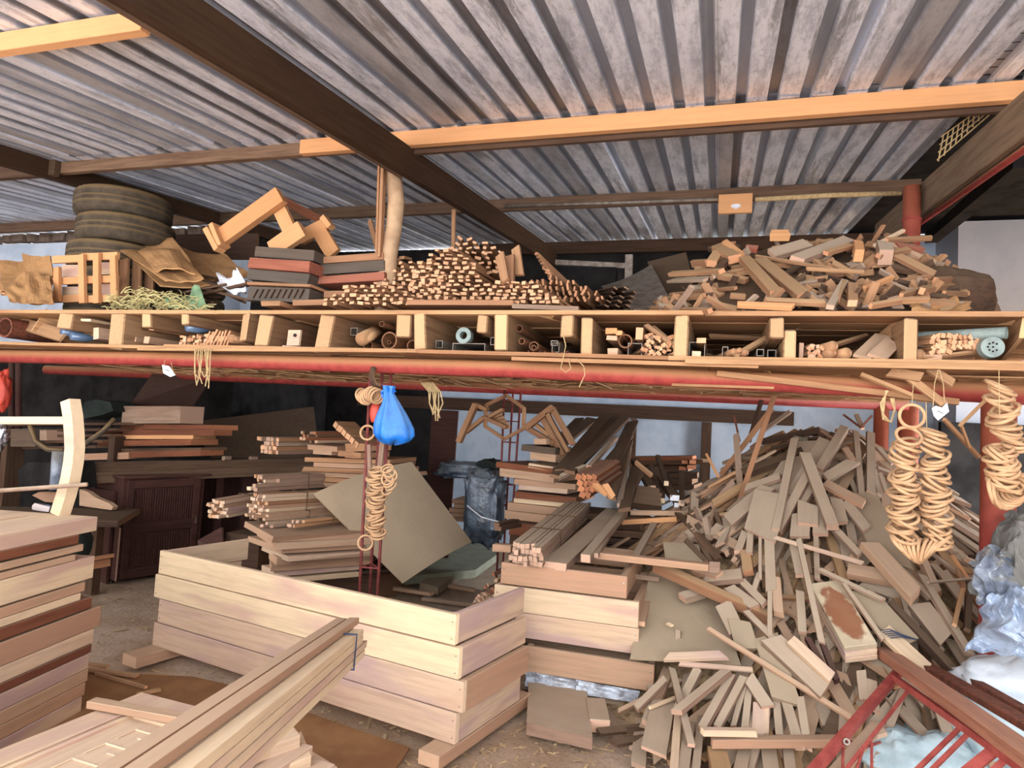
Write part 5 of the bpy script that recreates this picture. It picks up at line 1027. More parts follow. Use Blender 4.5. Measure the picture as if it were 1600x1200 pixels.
# big fibreboard sheets
s4 = [W(489, 772, Y=4.85), W(643, 722, Y=5.42), W(737, 847, Y=5.6), W(629, 912, Y=4.95)]
grid('fibreboard_sheet', s4, .012, 'mdf', -.09, 18, 14, label='large bowed fibreboard sheet leaning behind the lattice column', cat='sheet')
poly('grey_board', [W(632, 914, Z=.05), W(742, 903, Z=.05), W(778, 876, Z=.05), W(772, 852, Z=.05), W(725, 852, Z=.05)], .08, 'sheetgreen', label='thick grey-green board lying flat under the fibreboard sheet', cat='board')
poly('tan_board', [W(655, 922, Z=.02), W(684, 930, Z=.02), W(716, 906, Z=.02), W(690, 900, Z=.02)], .07, 'mdf', label='small tan board lying in front of the grey-green one', cat='board')
for (a, b_, wd, z, mat, lab) in [((582, 914), (675, 928), 8, .05, 'pink', 'long thin board lying beside the tan board'), ((478, 905), (536, 914), 9, .05, 'dusty', 'dusty short board on the floor left of the column'), ((505, 893), (575, 877), 4, .12, 'dusty', 'thin stick rising on the floor debris'), ((700, 915), (742, 922), 8, .03, 'pink', 'pinkish board end right of the tan board'),
      ((440, 905), (480, 915), 7, .05, 'paper', 'white-ended strip at the foot of the fanned stack'), ((600, 940), (700, 960), 12, .02, 'dusty', 'dusty board half buried inside the U of frames'), ((660, 935), (740, 945), 9, .03, 'dusty', 'dusty strip near the frame corner'), ((640, 962), (730, 975), 10, .03, 'dark', 'dark strip near the inner corner of the frames'), ((560, 900), (600, 885), 8, .1, 'dark', 'dark offcut behind the column feet'), ((530, 925), (560, 930), 7, .05, 'dark', 'dark offcut left of the column feet')]:
    A = W(*a, Z=z); B_ = W(*b_, Z=z); stick('floor_board', A, B_, m_of(wd, A), .03, mat, label=lab, cat='board')
for i in range(46):
    x = U(735, 776); lo = 960 - (x - 735) * .3; y = U(max(895, 950 - (x - 735) * 1.5), lo); A = W(x, y, Y=4.3 + (960 - y) / 70 * .5); stick('stick_end', A, A + Vector((U(.1, .3), .6, U(-.05, .05))), U(.02, .035), U(.02, .03), rnd.choice(['pink', 'dusty', 'red']), roll=U(-1, 1), label='small stick end heaped left of the box frame stack', cat='stick', group='stick ends heaped left of the frame stack')
for i, (x0, x1, y) in enumerate([(776, 800, 800), (778, 804, 806)]): stick('short_stick', W(x0, y + 20, Y=4.8), W(x1 + 6, y + 14, Y=5.1), .05, .03, 'dark', label=f'short dusty stick by the rear column foot, {["upper", "lower"][i]}', cat='stick')

# ================================================================ FAR LEFT
O = W(181, 914, Z=0); UU = u2(15.8); VV = Vector((-UU.y, UU.x, 0))
def P3(u, v, z): q = O + UU * u + VV * v; q.z = z; return q
HC = .94; t = thing('louvred_cabinet', O, label='dark mahogany cabinet with two panelled louvre doors', cat='cabinet')
def pane(u0, u1, z0, z1, v, th, nm_, mat='mahog', par=t): a = P3(u0, v + th / 2, (z0 + z1) / 2); b_ = P3(u1, v + th / 2, (z0 + z1) / 2); return beam(nm_, a, b_, th, z1 - z0, mat, parent=par)
pane(0, .8, .03, HC, .02, .5, 'body'); pane(-.02, .84, HC, HC + .025, -.03, .6, 'top')
for (u0, u1, z0, z1) in ((.03, .09, .04, HC - .02), (.68, .74, .04, HC - .02), (.09, .68, HC - .09, HC - .02), (.09, .68, .44, .52), (.09, .68, .04, .12)): pane(u0, u1, z0, z1, -.012, .03, 'door_rail')
for (z0, z1) in ((.12, .44), (.52, HC - .09)):
    for i in range(24): pane(.11 + i * .0238, .11 + i * .0238 + .012, z0 + .02, z1 - .02, .006, .014, 'louvre_slat')
a = P3(.70, -.02, .55); b = MB(); b.tube([a, a - VV * .02, a - VV * .02 - Z3 * .06, a - Z3 * .06], .006, 6); b.build('handle', 'steel', t)
grid('pale_edge_strip', [P3(0, 0, .03), P3(0, .02, .03), P3(0, .02, .5), P3(0, 0, .5)], .004, 'dusty', nx=1, ny=1, parent=t)
pane(-.04, -.01, .0, .82, .1, .5, 'side_panel')
# worn uprights beyond
for i, x in enumerate((318, 355, 395)): q = W(x, 800, Y=6.5); beam('dark_upright', (q.x, 6.5, 0), (q.x, 6.5, .93), .1, .3, 'mahog', (0, 1, 0), label=f'dark board upright behind the bundles, {["nearest the cabinet", "middle one", "farthest right"][i]}', cat='upright')
pb('long_beam', (118, 748), (490, 733), 4.7, 15, .12, 'purlin', Yb=6.7, bev=.003, label='long brown beam resting on the cabinet, lower one', cat='beam')
pb('long_beam', (122, 731), (486, 722), 4.75, 14, .12, 'purlin', Yb=6.7, bev=.003, label='long brown beam resting on the cabinet, upper one', cat='beam')
T = [((128, 714), (200, 712), 10, 'pink'), ((158, 712), (312, 708), 9, 'red'), ((170, 704), (315, 702), 5, 'dark'), ((152, 693), (300, 691), 9, 'red'), ((180, 683), (300, 683), 6, 'orange'), ((188, 676), (330, 676), 9, 'red'), ((165, 684), (215, 683), 7, 'red'), ((150, 675), (220, 671), 5, 'red'), ((190, 666), (334, 668), 8, 'red'), ((203, 664), (225, 664), 5, 'orange')]
for i, (a, b_, h, mat) in enumerate(T): pb('old_board', a, b_, 5.5 + .02 * i, h, .35, mat, label=f'{["lowest pink", "lowest reddish", "thin dark", "wide reddish", "orange-ended", "upper reddish", "stubby reddish", "thin upper", "topmost reddish", "small orange"][i]} board of the red timber stack on the long beams', cat='board')
pb('painted_box', (194, 648), (283, 648), 5.55, 27, .3, 'dusty', label='old wooden beam with a whitewashed end on top of the red timber stack', cat='beam')
grid('dark_flap', q3((205, 632, 5.9), (238, 585, 6.2), (330, 590, 6.6), (300, 640, 6.0)), .02, 'mahog', nx=1, ny=1, label='dark board leaning behind the whitewashed beam', cat='board')
grid('olive_sheet', q3((300, 660, 6.7), (490, 636, 7.4), (500, 718, 7.2), (330, 716, 6.6)), .02, 'dark', nx=2, ny=2, label='large dull sheet standing in the darkness behind the long beams', cat='sheet')
for i, x in enumerate((349, 391)): q = W(x, 716, Y=5.8 + i * .3); b = MB(); b.tube([q, q + Vector((0, .1, 0))], .022, 10); b.build('round_end', 'dusty', label=f'small round pipe end on the long beams, {["left", "right"][i]} one', cat='pipe')
# workbench
wbz = W(130, 812, Y=3.9).z
t = thing('workbench', W(60, 900, Y=4.2), label='dark cluttered workbench behind the stack of unfinished doors', cat='bench')
A = W(-60, 834, Y=3.95); B_ = W(203, 806, Y=4.6); A.z = B_.z = W(200, 808, Y=4.6).z; beam('bench_top', A, B_, .75, .05, 'dark', parent=t)
for (px, Y) in ((150, 4.6), (20, 4.2)): q = W(px, 850, Y=Y); beam('leg', (q.x, Y, 0), (q.x, Y, A.z - .03), .08, .08, 'dark', (0, 1, 0), parent=t)
bz = A.z + .025
tubeobj('grey_rail', [W(-20, 768, Y=2.6), W(136, 757, Y=2.72)], .011, 'dusty', 8, label='thin grey rail crossing in front of the curved piece', cat='rail')
def outline(name, P, Y, th, mat, **k):
    q = [W(x, y, Y=Y) for x, y in P]; n = len(q); b = MB(); b.v = q + [p + Vector((0, th, 0)) for p in q]; b.f = [tuple(range(n)), tuple(range(n, 2 * n))[::-1]] + [(i, (i + 1) % n, n + (i + 1) % n, n + i) for i in range(n)]; return b.build(name, mat, **k)
outline('scrolled_bracket', [(124, 764), (136, 768), (150, 778), (170, 786), (177, 792), (174, 797), (158, 795), (124, 790)], W(150, 796, Z=bz + .004).y, .05, 'pink', label='scroll-cut pinkish wooden bracket lying on the workbench', cat='bracket')
outline('scrolled_bracket', [(50, 774), (60, 769), (75, 768), (92, 770), (92, 786), (70, 784)], W(78, 785, Z=bz + .004).y, .05, 'pink', label='second scroll-cut bracket behind the curved piece', cat='bracket')
outline('clamp', [(50, 790), (54, 786), (78, 792), (76, 800), (60, 798), (50, 796)], 4.05, .04, 'chrome', label='shiny metal clamp on the top door', cat='clamp')
b = MB(); pts = [W(x, y, Y=2.78) for x, y in [(110, 626), (114, 650), (116, 675), (117, 700), (115, 722), (110, 750), (103, 775), (94, 803)]]; b.tube(pts, [.046] * 8, 4)
b.build('curved_rail', 'pale', label='curved pale yellow wooden piece standing on the top door', cat='rail')
beam('straight_rail', W(-30, 657, Y=2.75), W(106, 657, Y=2.84), .025, .042, 'pale', label='straight pale yellow rail joining the curved piece from the left', cat='rail')
tubeobj('black_hose', [W(128, 700, Y=4.3), W(140, 688, Y=4.3), W(160, 675, Y=4.3), W(178, 655, Y=4.4)], .02, 'rubber', 8, label='black hose curving up behind the curved piece', cat='hose')
tubeobj('black_hose', [W(47, 665, Y=4.4), W(55, 690, Y=4.4), W(75, 703, Y=4.4), W(98, 705, Y=4.4)], .02, 'rubber', 8, label='second black hose left of the curved piece', cat='hose')
b = MB(); b.tube([W(88, 765, Y=4.35), W(92, 705, Y=4.35)], .05, 16); b.build('dark_cylinder', 'film', smooth=True, label='dark bluish cylinder standing behind the curved piece', cat='cylinder')
outline('black_machine', [(28, 735), (44, 722), (100, 722), (104, 765), (48, 765), (30, 768)], 4.5, .3, 'tin_and_shade', label='black machine housing on the workbench', cat='machine')
outline('olive_bag', [(125, 650), (132, 628), (150, 624), (172, 628), (177, 642), (160, 648), (128, 655)], 5.4, .3, 'darkcloth', label='olive bag on the shelf stack behind the curved piece', cat='bag')
for i in range(5): pb('shelf_board', (0 + i * 8, 664 + i * 9), (190 - i * 10, 662 + i * 9), 5.4, 4, .4, 'dark', label=f'dark board stacked behind the curved piece, {ORD[i]} from the top', cat='board', group='dark boards behind the curved piece')
pb('grey_box', (16, 684), (55, 684), 5.3, 28, .3, 'grille', label='dull grey box left of the curved piece', cat='box'); pb('grey_box', (60, 680), (76, 680), 5.3, 16, .3, 'dusty', label='small pale box beside the dull grey box', cat='box')
blob('red_cloth', W(4, 612, Y=5.2), (.08, .06, .2), 'redplastic', 6, .3, label='red cloth hanging at the far left edge', cat='cloth')
blob('silver_bag', W(2, 682, Y=4.6), (.05, .05, .12), 'chrome', 7, .4, label='silvery bag at the far left edge', cat='bag')
for i, x in enumerate((18, 29)): tubeobj('dark_post', [W(x, 700, Y=5.6), W(x, 560, Y=5.6)], .03, 'mahog', 8, label=f'dark brown upright pole at the far left, {["left", "right"][i]} one', cat='post')
blob('dark_green_bag', W(105, 850, Y=3.9), (.17, .15, .15), 'darkcloth', 9, .15, label='dark green bag squeezed behind the stack of doors', cat='bag')
blob('blue_rag', W(84, 868, Y=2.95), (.07, .06, .05), 'film', 10, .3, label='blue rag under the dark green bag', cat='cloth')
for i, (x0, x1, y) in enumerate([(126, 145, 874), (128, 140, 882), (126, 138, 888)]): pb('short_offcut', (x0, y), (x1, y), 4.5, 6, .2, 'heap2', label=f'short offcut stacked beside the door stack, {["top", "middle", "bottom"][i]}', cat='offcut')

# ================================================================ SCRAP HEAP ON THE FLOOR, RIGHT
PK = Vector((.85, 6.0, 1.72))
def hz(x, y):
    dx, dy = x - PK.x, y - PK.y; kx = 1.0 if dx < 0 else 1.05; d = math.sqrt((kx * dx) ** 2 + dy * dy)
    d = max(d - .25, 0); z = PK.z - .78 * d + .05 * noise.noise(Vector((x * 2.2, y * 2.2, 0)))
    return z
def heap(px, py, lift=0):
    d = ray(px, py); lo = None; t = 2.0; 
    while t < 12:
        p = EYE + d * t; zz = max(hz(p.x, p.y), .02) + lift
        if p.z <= zz or p.y > 6.35: return p
        t += .01
    return EYE + d * 6
b = MB(); nx_, ny_ = 60, 44
for j in range(ny_ + 1):
    for i in range(nx_ + 1):
        x = -1.5 + 4.9 * i / nx_; y = 3.3 + 3.2 * j / ny_; b.v.append(Vector((x, y, max(hz(x, y) - .14 + .03 * noise.noise(Vector((x * 9, y * 9, 2))), -.06))))
for j in range(ny_):
    for i in range(nx_): a = j * (nx_ + 1) + i; b.f.append((a, a + 1, a + nx_ + 2, a + nx_ + 1))
b.build('sawdust_mound', 'sawdust', kind='stuff', smooth=True, label='sawdust and crushed scrap packed under the offcut heap', cat='sawdust')
def fallline(p):
    dx, dy = p.x - PK.x, p.y - PK.y; kx = 1.0 if dx < 0 else 1.05; g = Vector((kx * kx * dx, dy, 0)); g = g.normalized() if g.length > .01 else Vector((0, -1, 0)); return g
def onheap(x, y, lift): return Vector((x, y, max(hz(x, y), .01) + lift))
def hn(p): g = fallline(p); return Vector((g.x * .6, g.y * .6, .8)) if hz(p.x, p.y) > .03 else Vector((0, 0, 1))
def scatter(nn, L0, L1, w0, w1, lift0, lift1, mats, name, mb=None, lab=None, cat='offcut', grp=None, bias=.75):
    k = 0; tries = 0
    while k < nn and tries < nn * 20:
        tries += 1
        x = U(-1.1, 2.5); y = U(3.55, 6.2); z = hz(x, y)
        if z < -.18 or (x < -.35 and y < 5.2): continue
        c = onheap(x, y, U(lift0, lift1)); g = fallline(c); side_ = Vector((-g.y, g.x, 0)); a_ = U(-.55, .55) if rnd.random() < bias else U(-1.6, 1.6)
        d = g * math.cos(a_) + side_ * math.sin(a_); L = U(L0, L1); p2 = c + d * L / 2; p1 = c - d * L / 2
        s_ = .62 if z > .05 else .0; p1.z = max(c.z + s_ * L / 2 * math.cos(a_) * U(.8, 1.2), .03); p2.z = max(c.z - s_ * L / 2 * math.cos(a_) * U(.8, 1.2), .03)
        if P_ok(p1) or insheet(c) or insheet(p1) or insheet(p2): continue
        w_ = U(w0, w1); t_ = U(.012, .03); mt_ = rnd.choice(mats) if mats else None
        if mb is not None: mb.box(p1, p2, w_, t_, hn(c), U(-.4, .4), .3)
        else:
            lv = 'upper' if c.z > 1.0 else 'middle' if c.z > .45 else 'lowest'; cc = RW.transposed() @ (c - EYE); sx_ = 800 + F * cc.x / -cc.z; sd_ = 'left' if sx_ < 1180 else 'central' if sx_ < 1330 else 'right'; or_ = 'pointing down left' if (p2 - p1).x < -.35 * L else 'pointing down right' if (p2 - p1).x > .35 * L else 'pointing straight down'
            de_ = ('broad ' if w_ > .05 else 'thin ') + ('long ' if L > .55 else 'short ') + {'dusty': 'greyish', 'heap2': 'tan', 'pink': 'pinkish'}[mt_]
            stick(name, p1, p2, w_, t_, mt_, hn(c), roll=U(-.35, .35), skew=.5, label=f'{de_} offcut {or_}, {lv} {sd_} part of floor heap', cat=cat, group=grp[0 if c.z > 1.0 else 1 if c.z > .45 else 2])
        k += 1
def insheet(p):
    c = RW.transposed() @ (p - EYE); x = 800 + F * c.x / -c.z; y = 600 - F * c.y / -c.z
    return 975 < x < 1165 and 880 < y < 1045 and p.z > .1 and x < 1120 + (y - 880) * .3
def P_ok(p):
    c = RW.transposed() @ (p - EYE); x = 800 + F * c.x / -c.z; y = 600 - F * c.y / -c.z
    return y < 668 or p.z > 1.75
for mt in ('dusty', 'heap2', 'dark'):
    b = MB(); scatter(170, .2, .7, .02, .07, -.12, -.03, None, '', b); b.build('buried_offcuts', mt, kind='stuff', label=f'{dict(dusty="greyish", heap2="tan", dark="dark")[mt]} offcuts half buried in the floor heap', cat='offcuts')
scatter(290, .22, .85, .022, .075, -.05, .02, ['dusty', 'dusty', 'dusty', 'heap2', 'pink'], 'small_offcut', None, ['dusty offcut in the upper slope of the floor heap', 'dusty offcut half way down the floor heap', 'dusty offcut at the spread-out foot of the floor heap'], 'offcut', ['offcuts on the upper slope of the heap', 'offcuts on the middle slope of the heap', 'offcuts at the foot of the heap'])
HH = [ # far to near: a, b, width px, thickness, lift a, lift b, material, label
 ((1162, 740), (1254, 706), 18, .04, .05, .05, 'dark', 'olive-brown plank slanting across the upper left of the heap'), ((1180, 722), (1212, 704), 5, .01, .1, .1, 'pale', 'small bright strip high on the left of the heap'),
 ((1190, 690), (1280, 672), 7, .04, .0, .0, 'dark', 'dark batten lying along the very top of the heap'), ((1205, 700), (1290, 682), 6, .03, .0, .0, 'dark', 'dark batten just below the topmost one'), ((1240, 684), (1260, 688), 8, .02, .04, .04, 'sheetgreen', 'greenish little board end near the top'),
 ((1190, 675), (1235, 643), 6, .03, .05, .05, 'dusty', 'stick poking up behind the top of the heap'), ((1337, 675), (1346, 775), 9, .03, .05, .05, 'dusty', 'narrow board standing down the right upper slope'), ((1360, 678), (1360, 772), 12, .04, .06, .06, 'dusty', 'wider board standing just left of the ring strings'),
 ((1320, 700), (1333, 720), 10, .02, .05, .05, 'pink', 'pink-ended block on the upper right slope'), ((1375, 740), (1385, 770), 6, .02, .05, .05, 'dusty', 'thin stick behind the ring strings, upper'), ((1372, 700), (1395, 725), 10, .02, .05, .05, 'dusty', 'board stub behind the ring strings'),
 ((1268, 690), (1200, 800), 52, .02, .06, .06, 'dusty', 'very wide dusty plank down the centre of the upper heap'), ((1296, 690), (1243, 780), 36, .025, .08, .08, 'dusty', 'second wide plank right of the widest one'), ((1319, 670), (1280, 735), 13, .05, .1, .1, 'dusty', 'angled batten at the top of the second wide plank'),
 ((1333, 722), (1290, 748), 18, .03, .1, .1, 'dusty', 'board slanting left under the upper right slope'), ((1220, 745), (1165, 764), 16, .03, .1, .1, 'dusty', 'short board crossing the left upper slope'), ((1200, 762), (1138, 815), 28, .025, .1, .1, 'dusty', 'broad plank pointing down left from the middle'),
 ((1262, 742), (1216, 828), 14, .035, .12, .1, 'dusty', 'thick batten running down left of the bright-ended one'), ((1205, 770), (1186, 838), 52, .02, .14, .14, 'dusty', 'tapered wide board with a pinkish lower edge'), ((1242, 685), (1212, 828), 12, .02, .16, .16, 'dusty', 'long narrow board crossing over the wide planks'),
 ((1288, 755), (1350, 788), 17, .03, .14, .14, 'pink', 'board with a pink cut end pointing right'), ((1306, 780), (1315, 818), 18, .03, .1, .1, 'dusty', 'round-cornered board right of the bright-ended batten'), ((1320, 785), (1354, 828), 17, .03, .1, .1, 'dusty', 'board slipping toward the fibreboard piece'),
 ((1345, 770), (1395, 880), 48, .01, .06, .06, 'mdf', 'dark fibreboard piece behind the ring strings'), ((1282, 800), (1282, 836), 22, .03, .1, .1, 'dusty', 'short board hanging in the centre, right one'), ((1252, 802), (1250, 840), 28, .03, .1, .1, 'dusty', 'short board hanging in the centre, left one'), ((1262, 788), (1262, 820), 30, .03, .13, .13, 'dusty', 'square board lying over the two short hanging ones'),
 ((1258, 710), (1301, 824), 17, .05, .2, .2, 'dusty', 'bright-ended thick batten slanting across the centre of the heap'),
 ((1300, 822), (1343, 868), 11, .03, .12, .12, 'dusty', 'batten slanting right below the centre'), ((1325, 892), (1392, 904), 24, .05, .05, .05, 'pink', 'pinkish squared block right of the centre'), ((1275, 838), (1277, 906), 8, .02, .08, .08, 'dusty', 'upright thin board in the middle of the heap'), ((1240, 852), (1250, 900), 13, .03, .08, .08, 'dusty', 'upright board left of the long slender stick'),
 ((1165, 832), (1154, 862), 12, .03, .08, .08, 'dusty', 'upright board under the tapered one, leftmost'), ((1173, 832), (1171, 866), 10, .03, .1, .1, 'dusty', 'upright board under the tapered one, second'), ((1188, 835), (1188, 905), 5, .02, .12, .12, 'dusty', 'very thin upright strip under the tapered board'), ((1202, 838), (1205, 925), 15, .03, .12, .12, 'dusty', 'long upright board under the right edge of the tapered one'),
 ((1212, 905), (1217, 960), 15, .05, .1, .1, 'pink', 'squared upright block below the long upright board'), ((1166, 865), (1170, 896), 16, .06, .06, .06, 'heap2', 'orange-brown blocks stacked upright on the left middle slope'), ((1203, 925), (1203, 995), 7, .02, .14, .14, 'dusty', 'narrow upright strip at the left middle'), ((1187, 895), (1176, 930), 8, .02, .1, .1, 'dusty', 'thin stick tilted left in the middle'),
 ((1250, 925), (1254, 990), 12, .03, .08, .08, 'dusty', 'upright board just left of the stained plank'), ((1102, 905), (1160, 900), 22, .04, .12, .12, 'dusty', 'six-sided dusty board lying left of the heap'), ((1082, 890), (1125, 900), 14, .04, .14, .14, 'pink', 'pink-edged block left of the six-sided board'), ((1140, 920), (1180, 950), 18, .04, .08, .08, 'dusty', 'rounded board below the six-sided one'), ((1160, 910), (1195, 945), 12, .03, .1, .1, 'dusty', 'small board right of the rounded one'),
 ((1130, 945), (1150, 985), 26, .03, .08, .08, 'dusty', 'dusty board under the thin fibreboard edge'), ((1155, 970), (1168, 1015), 34, .02, .1, .1, 'mdf', 'grey board piece beside the big fibreboard sheet'), ((1165, 955), (1215, 1005), 10, .02, .14, .14, 'dusty', 'slim board under the orange-edged plank'),
 ((1211, 840), (1348, 880), 7, .012, .22, .2, 'pale', 'thin pale batten crossing the middle of the heap'), ((1248, 843), (1284, 1005), 9, .02, .2, .18, 'dusty', 'long slender stick running down the middle of the heap'),
 ((1390, 850), (1432, 930), 12, .03, .0, .0, 'dusty', 'board behind the thick beam'), ((1435, 945), (1478, 1000), 36, .03, .06, .06, 'dusty', 'broad grey board on the right slope'), ((1440, 900), (1517, 1025), 12, .03, .1, .1, 'dusty', 'long board on the right slope by the plastic'), ((1395, 880), (1455, 935), 11, .03, .08, .08, 'dusty', 'board running under the ring strings'), ((1390, 943), (1490, 1050), 13, .05, .1, .1, 'dark', 'long dark round pole down the right slope'),
 ((1515, 910), (1511, 985), 9, .03, .12, .12, 'dark', 'dark upright stick near the plastic'), ((1504, 920), (1491, 977), 6, .02, .16, .16, 'lath', 'tan upright stick near the plastic'), ((1488, 868), (1514, 906), 5, .015, .12, .12, 'orange', 'orange thin stick near the stout post'), ((1450, 910), (1520, 904), 4, .012, .16, .16, 'dusty', 'thin horizontal strip ending at the plastic'), ((1496, 890), (1512, 930), 6, .02, .12, .12, 'lath', 'pale thin stick by the post'),
 ((1358, 852), (1430, 932), 27, .06, .2, .2, 'pink', 'thick squared beam end slanting down right of the centre'),
 ((1338, 925), (1424, 1005), 44, .03, .1, .1, 'mdf', 'broad dusty board right of the stained planks'), ((1380, 985), (1450, 1050), 26, .03, .12, .12, 'pale', 'yellowish board below the broad dusty one'), ((1318, 912), (1380, 1000), 7, .02, .18, .16, 'dusty', 'thin batten along the gap right of the stained planks'), ((1280, 890), (1380, 938), 8, .02, .18, .18, 'dusty', 'thin batten along the top of the stained planks'),
 ((1285, 1005), (1308, 1065), 9, .03, .1, .1, 'mahog', 'dark red-brown slat, right one of two'), ((1262, 998), (1296, 1060), 9, .03, .1, .1, 'mahog', 'dark red-brown slat, left one of two'), ((1205, 1000), (1290, 1080), 34, .05, .14, .14, 'dusty', 'moulded block with a stepped end below the middle'), ((1235, 1000), (1300, 1060), 18, .03, .2, .18, 'pale2', 'pale board on top of the stepped block'), ((1197, 995), (1228, 1098), 38, .02, .1, .12, 'mdf', 'grey wide board slanting over the lower heap'),
 ((1106, 982), (1330, 1122), 8, .02, .2, .12, 'pink', 'long thin batten crossing the whole lower heap'), ((1060, 985), (1060, 1000), 8, .02, .1, .1, 'dusty', 'small chip on the big fibreboard sheet'),
 ((1362, 1065), (1366, 1110), 14, .03, .08, .08, 'dusty', 'board stub left of the red metal corner'), ((1345, 1050), (1350, 1095), 14, .03, .08, .08, 'dusty', 'board stub beside the pale stack end'),
 ((1050, 1045), (1080, 1165), 11, .02, .1, .08, 'dusty', 'long thin board crossing the lower left foot'), ((1040, 1062), (994, 1108), 12, .03, .1, .06, 'dusty', 'batten pointing at the box frames'), ((1092, 1045), (1060, 1108), 14, .03, .12, .1, 'dusty', 'grey batten under the fibreboard sheet'), ((1135, 1050), (1057, 1113), 15, .03, .2, .16, 'dusty', 'dark-ended batten pointing down left'),
 ((1144, 1055), (1097, 1140), 13, .03, .14, .1, 'dusty', 'batten left of another in the fan of battens'), ((1162, 1060), (1120, 1138), 12, .03, .14, .1, 'dusty', 'batten in the middle of the fan of battens'), ((1166, 1060), (1146, 1135), 8, .02, .12, .08, 'dusty', 'thin batten in the fan of battens'), ((1172, 1060), (1164, 1138), 11, .02, .1, .08, 'dusty', 'straight batten at the right of the fan'),
 ((1170, 1060), (1200, 1105), 20, .02, .14, .12, 'dusty', 'broad board touching the grey wide one'), ((1190, 1100), (1188, 1150), 24, .02, .1, .08, 'pale2', 'pale wide board end at the lower centre'), ((1213, 1090), (1218, 1150), 12, .02, .08, .06, 'dusty', 'upright board at the lower centre'), ((1228, 1095), (1250, 1170), 15, .02, .1, .1, 'dusty', 'long board running to the front edge'),
 ((1037, 1095), (1022, 1176), 38, .02, .06, .03, 'dusty', 'wide flat board at the left front foot'), ((1020, 1100), (1008, 1130), 12, .03, .06, .04, 'dusty', 'short dark-ended block at the left foot'), ((1015, 1106), (1055, 1090), 5, .015, .1, .08, 'pale', 'thin bright strip at the left foot'), ((1060, 1110), (1052, 1215), 12, .02, .08, .05, 'pale', 'yellowish board running off the front edge'), ((1078, 1130), (1066, 1215), 17, .02, .06, .05, 'dusty', 'bluish-grey board running off the front edge'), ((1096, 1120), (1086, 1215), 12, .02, .04, .04, 'dusty', 'grey board right of the bluish one at the front edge'),
 ((1165, 1165), (1155, 1215), 20, .03, .04, .03, 'dusty', 'board under the front horizontal plank, left'), ((1200, 1165), (1206, 1215), 24, .03, .04, .03, 'dusty', 'board under the front horizontal plank, middle'), ((1230, 1165), (1236, 1215), 16, .03, .04, .03, 'dusty', 'board under the front horizontal plank, right'), ((1120, 1175), (1128, 1210), 30, .04, .05, .05, 'heap2', 'brown slab at the front edge'),
 ((1112, 1160), (1335, 1158), 18, .04, .1, .1, 'pink', 'purple-grey horizontal plank at the front foot'), ((1097, 1143), (1182, 1145), 13, .03, .15, .15, 'pale', 'bright new pale block with an angled end at the front'), ((1250, 1090), (1262, 1170), 12, .02, .12, .1, 'dusty', 'board crossing over the horizontal plank'),
]
for i, (a, b_, wd, th, la, lb, mat, lab) in enumerate(HH):
    A = heap(*a, la + .05); B_ = heap(*b_, lb + .05); stick('scrap_board', A, B_, m_of(wd, (A + B_) / 2), th, mat, hn((A + B_) / 2) , skew=.3, bev=.0015, label=lab, cat='board')
for (a, b_, y1, y2, wd, mat, lab) in [((1210, 618), (1156, 782), 5.0, 5.3, 8, 'heap2', 'long orange stick leaning from the shelf down to the heap'), ((1205, 640), (1126, 742), 5.6, 5.8, 8, 'lath', 'pale stick leaning from the shelf toward the wall'), ((1107, 761), (1156, 734), 5.6, 5.5, 4, 'heap2', 'thin stick poking out left of the heap, lower'), ((1104, 710), (1123, 746), 5.8, 5.6, 4, 'orange', 'orange thin stick in front of the blue wall'),
      ((1150, 678), (1158, 785), 5.6, 5.4, 9, 'dusty', 'grey board standing upright at the left of the heap'), ((1190, 625), (1170, 690), 6.1, 6.1, 7, 'dark', 'dark stick behind the long orange one'), ((1147, 650), (1156, 690), 6.1, 6.1, 3, 'rust', 'thin rusty bar in front of the wall'), ((1112, 790), (1146, 752), 5.3, 5.4, 8, 'dusty', 'grey stick resting on the log end'), ((1135, 735), (1190, 690), 5.9, 6.0, 6, 'dusty', 'slim stick behind the left slope'),
      ((1120, 765), (1140, 725), 5.7, 5.9, 5, 'heap2', 'short thin stick left of the slope'), ((1318, 648), (1345, 668), 6.2, 6.1, 3, 'rust', 'thin rusty stick near the red posts, left'), ((1362, 650), (1345, 668), 6.2, 6.1, 3, 'rust', 'thin rusty stick near the red posts, right'), ((1338, 648), (1348, 670), 6.25, 6.1, 6, 'dusty', 'short board near the red posts')]:
    A = W(*a, Y=y1); B_ = W(*b_, Y=y2); stick('leaning_stick', A, B_, m_of(wd, A), .02, mat, (0, -1, 0), label=lab, cat='stick')
# fibreboard sheets on the lower left slope
def sheet4(P, lifts, th, mat, lab, nm_='fibreboard_sheet'):
    q = [heap(x, y, l_) for (x, y), l_ in zip(P, lifts)]; return grid(nm_, q, th, mat, 0, 6, 6, .01, label=lab, cat='sheet')
CQ = [W(1016, 893, Y=4.72), W(1122, 938, Y=4.62), W(1158, 1040, Y=4.02), W(984, 1030, Y=3.98)]
grid('fibreboard_sheet', CQ, .006, 'mdf', .0, 8, 8, .01, label='big tan fibreboard sheet sloping at the left of the heap', cat='sheet')
CQ2 = [W(1030, 960, Y=4.4), W(1150, 990, Y=4.4), W(1176, 1047, Y=4.08), W(1062, 1036, Y=4.05)]
beam('orange_edged_plank', W(1022, 884, Y=4.45), W(1203, 966, Y=4.3), .05, .07, 'heap2', (0, -.5, .9), label='long plank with an orange edge lying over the fibreboard sheet', cat='plank')
stick('pale_strip', W(1042, 1027, Y=3.97), W(1132, 1024, Y=3.97), .05, .02, 'pale2', (0, -.5, .85), skew=.6, label='pale slat with cut corners lying on the fibreboard sheet', cat='strip')
stick('pale_strip', W(1062, 1037, Y=3.95), W(1176, 1047, Y=3.97), .03, .01, 'pale', (0, -.5, .85), label='thin pale slat along the lower edge of the fibreboard sheet', cat='strip')
